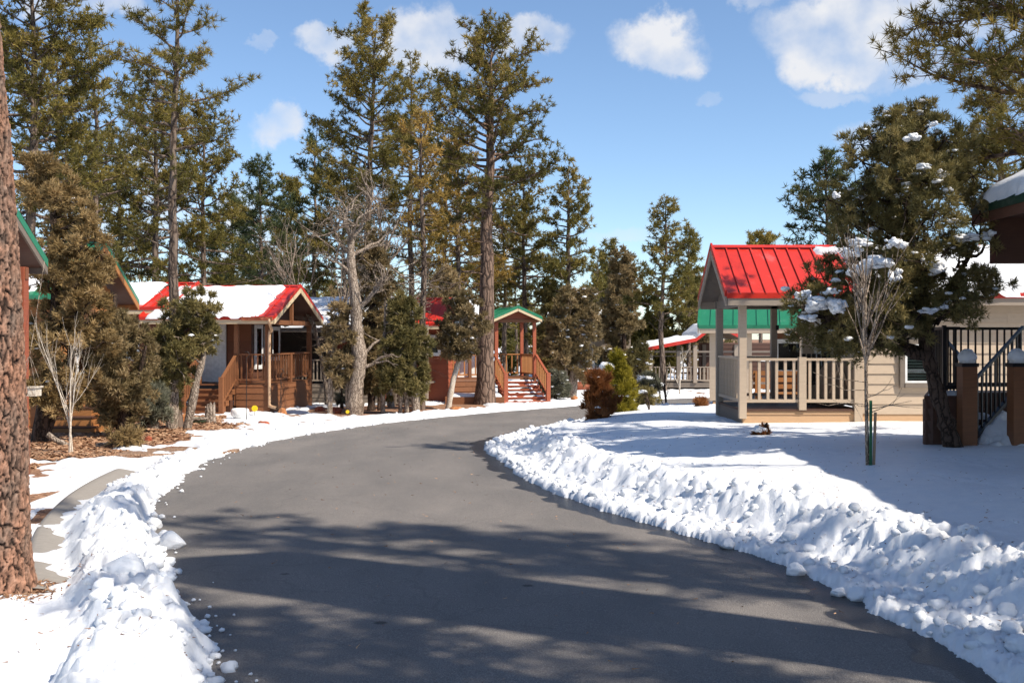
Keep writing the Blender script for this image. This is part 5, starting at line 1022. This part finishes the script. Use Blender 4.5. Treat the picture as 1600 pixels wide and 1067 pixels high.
def bare_small(label, px, Y, base, top, seed, barkm, stems, depth, w, up=.12, spread=.4, name='bare_sapling', zb=None):
    s = F / Y; x = X(px, Y); z0 = top_z(x, Y) - .1 if zb is None else zb; H = Z(top, Y) - z0; r = np.random.RandomState(seed); A = Acc()
    for i in range(stems):
        lean = r.normal(size=2) * (.08 + .07 * i); branching(A, (r.normal() * .03 * i, r.normal() * .03 * i, 0), (lean[0], lean[1], 1), H * r.uniform(.36, .45), w / s / 2 * (1 if i == 0 else .7), depth, r, up, spread, 5, 7, .72, .05, (2, 3))
    return make_tree_obj(name, label, (x, Y, z0), A, M[barkm], [], [], None, None, 'sapling')
bare_small('pale leafless multi-stemmed sapling on the gravel at left', 109, 19.5, 690, 500, 211, 'pale', 2, 4, 4.5, .1, .3)
bare_small('small leafless twiggy sapling right of the lime bush', 1014, 27, 660, 600, 212, 'dbark', 1, 3, 4, .1, .55)
bare_small('pair of dark leafless twigs nearer the far road', 1041, 33, 645, 555, 213, 'dbark', 3, 2, 3, .1, .3)
bare_small('thin pale leafless sapling in front of the pavilion rail', 1062, 50, 608, 525, 214, 'pale', 1, 3, 3, .12, .3)
bare_small('grey leafless tree tangled behind the bare oak, between oak and golden pine', 612, 38, 630, 270, 216, 'gbark', 2, 5, 12, .06, .6)
bare_small('tall leafless twiggy tree at left of the bare oak crown', 512, 39, 630, 300, 217, 'gbark', 2, 5, 10, .06, .55)
def staked_tree():
    Y = 12.7; px = 1355; s = F / Y; x = X(px, Y); z0 = top_z(x, Y) - .12; r = np.random.RandomState(221); A = Acc(); L = lambda q, py, y=0: np.array(((q - px) / s, y, Z(py, Y) - z0))
    P = catmull3([L(1356, 740), L(1354, 650), L(1353, 560), L(1352, 480), L(1353, 420), L(1357, 350)], 6); A.tube(P, np.interp(np.linspace(0, 1, len(P)), [0, .5, 1], [.025, .02, .004]), 8)
    for i in range(26):
        z = r.uniform(590, 440); a = r.uniform(0, 6.28); Ln = r.uniform(.55, 1.25) * (1.15 if z > 500 else .8); d = (math.cos(a) * .5, math.sin(a) * .5, 1 + .5 * r.uniform())
        Q = curve(L(1353, z), d, Ln, 5, r, .07, .05); A.tube(Q, np.linspace(.011, .003, 6), 5)
        for _ in range(2): A.tube(curve(Q[r.randint(1, 4)], nrm(Q[3] - Q[1]) + r.normal(size=3) * .35, Ln * .4, 3, r, .08, .05), [.005, .004, .003, .002], 4)
    for i in range(7): a = r.uniform(-1, 1) + (0 if i % 2 else math.pi); Q = curve(L(1354, r.uniform(660, 590)), (math.cos(a), math.sin(a) * .6, .15), r.uniform(.4, .75), 4, r, .22); A.tube(Q, np.linspace(.006, .002, 5), 4); A.tube(curve(Q[2], r.normal(size=3), .25, 3, r, .2), [.004, .003, .002, .0015], 3)
    make_tree_obj('young_tree', 'leafless young tree tied between stakes on the right snow lawn', (x, Y, z0), A, M['gbark'], [], [], None, None, 'sapling')
    o = tag(empty('tree_stake', (x + .025, Y - .05, z0)), 'green metal stake beside the leafless young tree', 'stake'); box('blade', (.032, .012, .88), (0, 0, .44), M['stake'], o); box('flange', (.008, .03, .88), (0, .021, .44), M['stake'], o)
    o = tag(empty('tree_stake', (x + .075, Y - .03, z0)), 'brown wooden stake beside the leafless young tree', 'stake'); box('shaft', (.026, .026, .74), (0, 0, .37), M['wood'], o, (0, .03, 0))
staked_tree()
cabin_left_near_later()

# far wood: pines and junipers beyond the cabins that read as one mass
def far_wood():
    r = np.random.RandomState(301); protos = []
    for i in range(4):
        A, V, T, tn = pine_parts(11, .16, 2.2, 2., 310 + i, limbs=30, needle=(5, .42, .06), dead=0, sparse=.55, sides=4, low=.85, tuftgap=.34, twig=9); protos.append((np.concatenate(A.V), np.concatenate(A.Q), V, T, tn))
    for i in range(2):
        lob = lobes_env([(.3, -1, 1), (1.2, -1.4, 1.4), (2.6, -1, 1), (3.6, -.4, .4)], 26, 320 + i, .5); A, V, T, tn, C = juniper_parts([[(0, 0, -.1, .14), (.05, 0, 1.2, .1), (0, .1, 2.6, .05)]], lob, 322 + i, 260, .26, .055); protos.append((np.concatenate(A.V), np.concatenate(A.Q), V, T, tn))
    B = Acc(); Vs, Ts, tns = [], [], []; n = 0
    for k in range(85):
        y = r.uniform(66, 120); px = r.uniform(-150, 1130) if k < 70 else r.uniform(1130, 1800); kind = r.choice([0, 1, 2, 3, 4, 5], p=[.17, .17, .17, .17, .16, .16]); x = X(px, y); z0 = gz(x, y)
        pv, pq, V, T, tn = protos[kind]; top = r.uniform(360, 470) if px < 950 else r.uniform(430, 500) if px < 1120 else r.uniform(400, 500)
        sc = (Z(top, y) - z0) / (11 if kind < 4 else 3.8); sc = sc if kind < 4 else min(sc, 2.0); sx = sc * r.uniform(.8, 1.1) if kind < 4 else sc; a = r.uniform(0, 6.28); Rm = np.array([[math.cos(a), -math.sin(a), 0], [math.sin(a), math.cos(a), 0], [0, 0, 1]]); f = lambda P: (P * (sx, sx, sc)) @ Rm.T + (x, y, z0)
        B.add(f(pv), pq); Vs.append(f(V)); Ts.append(T + n); n += len(V); tns.append(np.clip(tn * .8 + r.uniform(-.1, .25), 0, 1))
    V = np.concatenate(Vs); nb = B.n; bv = np.concatenate(B.V); bq = np.concatenate(B.Q); T = np.concatenate(Ts) + nb
    me = np_mesh('far_wood', np.concatenate([bv, V]), bq, T, mats=[M['pbark2'], M['needle']], midx=np.concatenate([np.zeros(len(bq)), np.ones(len(T))]), tint=np.concatenate([np.full(nb, .5), np.concatenate(tns)]))
    tag(mobj('far_wood', me), 'distant pine and juniper wood filling the gaps between the trees', 'wood', kind='stuff')
far_wood()

# ------------------------------------------------------------------ shrubs
def shrub(label, px, Y, env_px, seed, n, rs, dens, fol, name='shrub', cat='shrub', ln=.1, wd=.012, upb=.8, snow=0, clumps=(), barkm='dbark', nb=5, spread=.5):
    x = X(px, Y); z0 = top_z(x, Y) - .06; base = HZ - (z0 - EYE) * F / Y
    o = juniper(label, px, Y, env_px, [[(px, base, 8), (px, (base + env_px[-1][0]) / 2, 5), (px, env_px[-1][0] + 4, 2)]], seed, n, rs, dens, fol, barkm, ln, wd, nb, snow=snow, name=name, cat=cat, upb=upb, z0=z0, spread=spread)
    for i, (q, py, w, h) in enumerate(clumps):
        s = F / Y; B = Acc(); r = np.random.RandomState(seed + i)
        for j in range(5): v, t = lump(w / s * r.uniform(.3, .5), 3, seed + i * 9 + j, .5, (1, .9, h / w)); B.add(v + np.array([r.uniform(-.4, .4) * w / s, r.uniform(-.2, .2) * w / s, r.uniform(-.2, .2) * h / s]), None, t)
        mobj('snow_clump', B.mesh('snow_clump', M['snow'], True), o, ((q - px) / s, -.3 * rs, Z(py, Y) - z0))
    return o
shrub('dry rust-coloured upright shrub in front of the lime-green bush', 935, 23.5, [(668, 915, 950), (650, 912, 958), (625, 910, 962), (600, 915, 955), (592, 922, 945)], 401, 34, .2, 3000, 'rustleaf', ln=.16, wd=.01, upb=1.5, snow=16, nb=6, spread=.3)
shrub('lime-green conical bush behind the rust-coloured shrub', 967, 27.5, [(650, 940, 997), (620, 938, 994), (590, 945, 985), (562, 952, 975), (545, 958, 966)], 402, 56, .25, 2400, 'lime', ln=.13, wd=.013, upb=.9, snow=22, clumps=[(945, 575, 22, 16), (965, 600, 16, 6)], spread=.5)
shrub('dark low shrub capped with snow right of the lime-green bush', 1008, 31, [(640, 995, 1022), (625, 992, 1030), (612, 996, 1022)], 403, 16, .24, 1500, 'jun_g', upb=.3, ln=.14, clumps=[(1003, 612, 20, 8), (1018, 618, 16, 6)])
shrub('grey-green sage bush at the left of the thick-trunked snowy juniper', 868, 44, [(612, 842, 888), (600, 840, 892), (588, 852, 885)], 404, 26, .36, 1100, 'sage', ln=.16, wd=.02, snow=26)
shrub('little dark shrub wearing a snow cap before the tan porch', 1190, 17.2, [(684, 1176, 1204), (676, 1175, 1204), (668, 1182, 1198)], 405, 12, .09, 5000, 'rustleaf', ln=.06, wd=.008, clumps=[(1188, 669, 18, 10)])
shrub('snow-covered yucca-like clump beside the dark low shrub', 1012, 36, [(605, 1000, 1030), (590, 1004, 1022)], 406, 10, .25, 1500, 'sage', clumps=[(1006, 592, 22, 10), (1020, 602, 20, 8)], ln=.18, wd=.014)
shrub('dry brown tuft beside the far porch post', 1096, 28, [(640, 1083, 1106), (630, 1088, 1102)], 407, 10, .15, 2600, 'rustleaf', ln=.14, wd=.01, clumps=[(1084, 640, 12, 8)])
shrub('sparse grey brush under the leaning-trunk juniper', 225, 24.5, [(655, 205, 275), (635, 205, 270), (610, 215, 262)], 408, 24, .26, 900, 'sage', ln=.14, wd=.009)
shrub('small pale weed in front of the grey porch skirt', 534, 37, [(628, 524, 545), (605, 528, 542)], 409, 8, .24, 900, 'sage', ln=.14, wd=.012)
shrub('brown dry brush pile on the gravel strip', 195, 20.5, [(688, 160, 225), (680, 165, 220)], 410, 14, .14, 1800, 'jun_r', ln=.14, wd=.008, upb=.1)

# ------------------------------------------------------------------ rocks, pots, stakes
def rock(label, px, py, w, h, Y, seed, mat, name='boulder', cat='rock'):
    x = X(px, Y); s = F / Y; V, T = lump(w / s / 2, 3, seed, .35, (1, .8, h / w * 1.5), .6); z = top_z(x, Y); o = mobj(name, np_mesh(name, V, None, T, M[mat]), None, (x, Y, z + .1 * w / s * h / w))
    return tag(o, label, cat)
rock('large orange boulder under the leaning juniper trunks', 262, 655, 34, 18, 29.5, 1, 'rock'); rock('smaller orange boulder touching the large one on its right', 286, 657, 24, 16, 29, 2, 'rock')
rock('flat orange stone left of the weathered stump', 300, 660, 24, 9, 28.5, 3, 'rock'); rock('orange rock at the corner of the brown porch skirt', 441, 638, 17, 11, 33.2, 4, 'rock')
rock('red stone lying alone on the snow near the white pot', 412, 662, 20, 8, 28, 5, 'redrock'); rock('red cubic rock on the snow left of the road', 232, 685, 14, 11, 22.5, 6, 'redrock')
rock('reddish rock at the foot of the brown cabin far corner', 500, 640, 18, 9, 35.2, 7, 'redrock'); rock('second reddish rock right of the brown cabin far corner', 526, 641, 20, 8, 34.8, 8, 'redrock')
rock('round tan rock under the juniper cluster at the bend', 637, 641, 16, 10, 34, 9, 'rock'); rock('orange rock by the foot of the pale leaning stem', 713, 640, 22, 8, 35.6, 10, 'rock')
rock('dark red rock on the snow right of the stout pine', 785, 627, 14, 6, 41, 11, 'redrock'); rock('tan block on the snowbank left of the rust shrub', 898, 624, 12, 7, 43.4, 12, 'rock')
rock('tan rock beside the close pine trunk on the gravel', 44, 681, 14, 12, 22.6, 13, 'rock'); rock('small red rock among the roots of the bare oak', 528, 650, 12, 6, 33.4, 14, 'redrock')
def pot():
    Y = 30.2; x = X(375, Y); o = lathe('white_planter', [(.0, 0), (.15, 0), (.23, .06), (.26, .16), (.24, .24), (.2, .27), (.18, .25), (.19, .2), (0, .2)], M['white'], None, (x, Y, top_z(x, Y)), 28); tag(o, 'squat white round planter on the snow before the brown porch', 'planter')
    Y = 28.5; x = X(308, Y); z = top_z(x, Y); o = tag(empty('glazed_dish', (x, Y, z)), 'low green glazed round dish on the gravel by the stump', 'dish'); lathe('bowl', [(0, .0), (.18, 0), (.24, .06), (.26, .12), (.22, .13), (.2, .08), (0, .06)], M['greenglaze'], o, (0, 0, 0), 24); lathe('rim', [(.262, .1), (.29, .13), (.275, .155), (.235, .15), (.23, .131), (.262, .1)], M['jbark'], o, (0, 0, 0), 24)
    # weathered stump
    Y = 28.8; x = X(328, Y); A = Acc(); a = np.linspace(0, 2 * math.pi, 17)[:-1]; r = np.random.RandomState(3)
    rows = []
    for z, k in ((-.05, 1.15), (.08, 1.), (.2, .93), (.33, .9), (.45, .85)): rows.append(np.stack([np.cos(a) * .15 * k * (1 + .1 * np.sin(a * 5)), np.sin(a) * .13 * k, np.full(16, z) + (.07 * r.normal(size=16) if z > .4 else 0)], -1))
    V = np.concatenate(rows + [np.array([[0, 0, .4]])]); i = np.arange(4)[:, None] * 16; j = np.arange(16)[None]; j2 = (j + 1) % 16; A.add(V, np.stack([i + j, i + j2, i + 16 + j2, i + 16 + j], -1).reshape(-1, 4), [(64 + q, 64 + (q + 1) % 16, 80) for q in range(16)])
    o = tag(empty('tree_stump', (x, Y, top_z(x, Y))), 'short weathered upright stump beside the green dish', 'stump'); mobj('stump', A.mesh('stump', M['jbark'], False), o)
    for px, Y, ln, lab, ang, rad in ((186, 24.6, .85, 'weathered fallen log at the foot of the broad juniper', .1, .09), (150, 20.6, .6, 'short grey driftwood log behind the brush pile', -.1, .07), (74, 21.3, .5, 'splintered log end leaning beside the white drift near the pine trunk', 1.0, .07)):
        x = X(px, Y); B = Acc(); rr = np.random.RandomState(int(px)); P = curve((0, 0, 0), (math.cos(ang) if ang < .9 else .6, .15, .04 if ang < .9 else -.5), ln, 7, rr, .1); B.tube(np.vstack([P[:1], P, P[-1:]]), np.concatenate([[.005], np.linspace(rad, rad * .6, 8) * (1 + .15 * rr.normal(size=8)), [.004]]), 9)
        o = tag(mobj('fallen_log', B.mesh('fallen_log', M['jbark'], True), None, (x, Y, top_z(x, Y) + rad * .6 + (.2 if ang > .9 else 0))), lab, 'log')
    for px, Y, h, lab in ((385, 29.6, 1.7, 'tall thin dark garden rod beside the white planter'), (439, 33, 1.2, 'thin rod standing before the brown porch corner')):
        x = X(px, Y); z = top_z(x, Y); o = tag(empty('garden_rod', (x, Y, z)), lab, 'garden rod'); B = Acc(); B.tube([(0, 0, -.1), (0, 0, h)], [.011, .009], 6); mobj('rod', B.mesh('rod', M['black']), o); P = [(.08 * math.sin(t), 0, h - .0 + .08 * (1 - math.cos(t))) for t in np.linspace(0, 3.6, 9)]; B = Acc(); B.tube(P, np.full(9, .008), 6); mobj('crook', B.mesh('crook', M['black']), o)
    for px, py, Y, mt, lab in ((398, 638, 31.5, 'yellow', 'small yellow marker disc on a wire near the brown porch'), (563, 638, 33.4, 'redp', 'small red reflector stake at the foot of the bare oak'), (543, 645, 32, 'yellow', 'tiny yellow reflector stake left of the bare oak')):
        x = X(px, Y); z = top_z(x, Y); o = tag(empty('marker_stake', (x, Y, z)), lab, 'marker'); zz = max(.12, Z(py, Y) - z); B = Acc(); B.tube([(0, 0, -.1), (0, 0, zz)], [.007, .007], 5); mobj('wire', B.mesh('wire', M['black']), o); n = 12; R = .09 if px == 398 else .055; prism('disc', [(R * math.cos(2 * math.pi * i / n), -.01, zz + R * math.sin(2 * math.pi * i / n)) for i in range(n)], (0, .02, 0), M[mt], o)
    # snow-topped low spa or bed at the far bend
    Y = 56; x = X(915, Y); z = gz(x, Y); o = tag(empty('round_bed', (x, Y, z)), 'low red-brown round bed topped with snow among the far trees', 'planter bed'); lathe('rim', [(1.0, -.1), (1.05, .3), (.95, .34), (.9, .28)], M['redrock'], o, (0, 0, .15), 26); V, T = lump(.98, 3, 4, .12, (1, 1, .22)); mobj('snow_cover', np_mesh('snow_cover', V, None, T, M['snow'], True), o, (0, 0, .42))
pot()
# strip of pavers left of the gutter
def pavers():
    o = None; r = np.random.RandomState(5); p = tag(empty('paver_strip', (0, 0, 0)), 'strip of tan pavers crossing the gravel behind the close pine trunk', 'paving'); k = 0
    for row in range(3):
        for i in range(16):
            Y = 19.9 - row * .42 + i * .035; x = X(20, 19.5) + .1 + i * .24 + (.12 if row % 2 else 0); z = gz(x, Y); box('paver', (.225, .39, .05), (x, Y, z + .0 + r.uniform(0, .008)), M['path'], p, (r.normal() * .01, r.normal() * .01, .1))
pavers()
def walkway():
    ys = np.linspace(22.3, 24.6, 8); xs = np.linspace(X(60, 23), X(330, 26), 40); x, y = np.meshgrid(xs, ys); y = y + (x - xs[0]) * .42; z = zground(x, y) + .012
    tag(mobj('path', np_mesh('path', np.stack([x, y, z], -1), grid_quads(*x.shape), mat=M['path'], smooth=True)), 'tan walkway in front of the left cabins', kind='structure')
walkway()

# ------------------------------------------------------------------ loose stuff: mulch, snow chunks
def mulch():
    r = np.random.RandomState(8); n = 26000; b = BARE[:7] + [BARE[-1]]; k = r.choice(len(b), n, p=np.array([3, 3, 3, 3, 1, 1, 1, .5]) / 15.5); a = r.uniform(0, 6.28, n); q = np.sqrt(r.uniform(0, 1, n)) * 1.05; bb = np.array(b)[k]
    x = bb[:, 0] + np.cos(a) * q * bb[:, 2]; y = bb[:, 1] + np.sin(a) * q * bb[:, 3]; d, s = road_dist(x, y); g = zground(x, y, d); sd = snow_depth(x, y, d, s); m = (sd < .02) & (d < -4.3); x, y, g = x[m], y[m], g[m]; n = len(x)
    ln = r.uniform(.02, .055, n); wd = ln * r.uniform(.3, .7, n); th = r.uniform(0, 6.28, n); u = np.stack([np.cos(th), np.sin(th), r.normal(size=n) * .25], -1) * ln[:, None]; v = np.stack([-np.sin(th), np.cos(th), r.normal(size=n) * .35], -1) * wd[:, None]; c = np.stack([x, y, g + r.uniform(.002, .03, n)], -1); h = np.array([0, 0, 1.]) * (wd * .35)[:, None]
    V = np.stack([c - u - v, c + u - v, c + u + v, c - u + v, c + h * 1.5], 1).reshape(-1, 3); i = np.arange(n)[:, None] * 5; T = np.concatenate([i + np.array([[0, 1, 4]]), i + np.array([[1, 2, 4]]), i + np.array([[2, 3, 4]]), i + np.array([[3, 0, 4]])], 0)
    tag(mobj('bark_mulch', np_mesh('bark_mulch', V, None, T, M['mulch'], tint=np.repeat(r.uniform(0, 1, n), 5))), 'brown bark mulch and gravel chips on the bare ground at left', 'mulch', kind='stuff')
mulch()
def chunks():
    r = np.random.RandomState(12); B = Acc(); n = 1500; PL = []
    for i in range(n):
        right = r.uniform() < .7; yy = 6 + 24 * r.uniform() ** 1.6; e = (r.exponential(.35) + .05 if i % 2 else r.uniform(.3, 1.4)) if right else (r.uniform(.0, .75) if i % 13 else -r.exponential(.08))
        j = np.argmin(np.abs(RC[:, 1] - yy)); cx, cy = RC[j]; t = nrm(RC[j + 1] - RC[j - 1]); lat = (half(RS[j]) + e) * (1 if right else -1); x = cx + t[1] * lat; y = cy - t[0] * lat; R = min(.06, .01 + r.exponential(.014)) * (1 if 0 < e < 1.2 else .5) * (1 if y < 16 else 1.2)
        PL.append((x, y, R))
    PL = np.array(PL); dd, ss = road_dist(PL[:, 0], PL[:, 1]); zt = zground(PL[:, 0], PL[:, 1], dd) + np.maximum(snow_depth(PL[:, 0], PL[:, 1], dd, ss), 0)
    for i, (x, y, R) in enumerate(PL):
        v, tr = lump(R, 2 if R < .065 else 3, i, .7, (1.1, 1, .8), .5 if i % 4 == 0 else 0); B.add(v + (x, y, zt[i] + R * .2), None, tr)
    tag(mobj('snow_crumbs', B.mesh('snow_crumbs', M['snow'], True)), 'small lumps of ploughed snow scattered along both banks', 'snow', kind='stuff')
    big = [(196, 893, 34, 'largest rounded snow lump on the near left bank'), (266, 846, 22, 'rounded snow lump overhanging the road edge on the left bank'), (1090, 833, 0, ''), (1243, 890, 15, 'snow ball at the foot of the right bank'), (1340, 928, 17, 'biggest snow ball on the icy apron of the right bank'), (1310, 925, 10, 'snow ball left of the biggest ball on the right apron'), (1335, 810, 9, 'pointed snow lump crowning the right bank'), (1435, 952, 10, 'snow lump on the apron right of the biggest ball'), (1590, 1008, 20, 'snow lump at the right edge of the frame'), (240, 818, 14, 'snow lump in the shaded part of the left bank'), (1137, 850, 12, 'melting snow lump where the right bank narrows')]
    for i, (px, py, w, lab) in enumerate(big):
        if not w: continue
        Y = 2956 / (py - 557.4 + 25)
        for _ in range(6): x = X(px, Y); z = top_z(x, Y); Y = Y * .5 + .5 * F * (EYE - z - w * Y / F * .3) / (py - HZ)
        x = X(px, Y); v, t = lump(w * Y / F, 4, 60 + i, .35, (1.1, 1, .85), .35); tag(mobj('snow_lump', np_mesh('snow_lump', v, None, t, M['snow'], True), None, (x, Y, top_z(x, Y) + w * Y / F * .25)), lab, 'snow lump')
chunks()
def road_litter():
    r = np.random.RandomState(15); n = 420; s = r.uniform(44, 75, n); lat = r.uniform(-2, 2.2, n); cx = np.interp(s, RS, RC[:, 0]); cy = np.interp(s, RS, RC[:, 1]); P = np.stack([cx + lat, cy, zlin(cy) + .012], -1); V, T, tn = tufts(P, r.normal(size=(n, 3)) * (1, 1, .03), 1, .05, .005, .2, r)
    tag(mobj('road_litter', np_mesh('road_litter', V, None, T, M['mulch'], tint=tn)), 'scattered pine needles and bark bits on the asphalt', 'litter', kind='stuff')
road_litter()

def snow_litter():
    r = np.random.RandomState(16); n = 3600; y = 5.5 + 24 * r.uniform(0, 1, n) ** 1.5; side = np.where(r.uniform(0, 1, n) < .6, 1, -1); j = np.array([np.argmin(np.abs(RC[:, 1] - q)) for q in y]); x = RC[j, 0] + side * (half(RS[j]) * 1.05 + r.exponential(2.2, n)); d, s = road_dist(x, y); t = snow_depth(x, y, d, s); m = t > .02; x, y, z = x[m], y[m], (zground(x, y, d) + t)[m] + .006; n = len(x)
    V, T, tn = tufts(np.stack([x, y, z], -1), r.normal(size=(n, 3)) * (1, 1, .15), 1, .045, .004, .3, r); tag(mobj('snow_litter', np_mesh('snow_litter', V, None, T, M['mulch'], tint=tn * .5)), 'fallen needles and bark specks lying on the snow', 'litter', kind='stuff')
snow_litter()
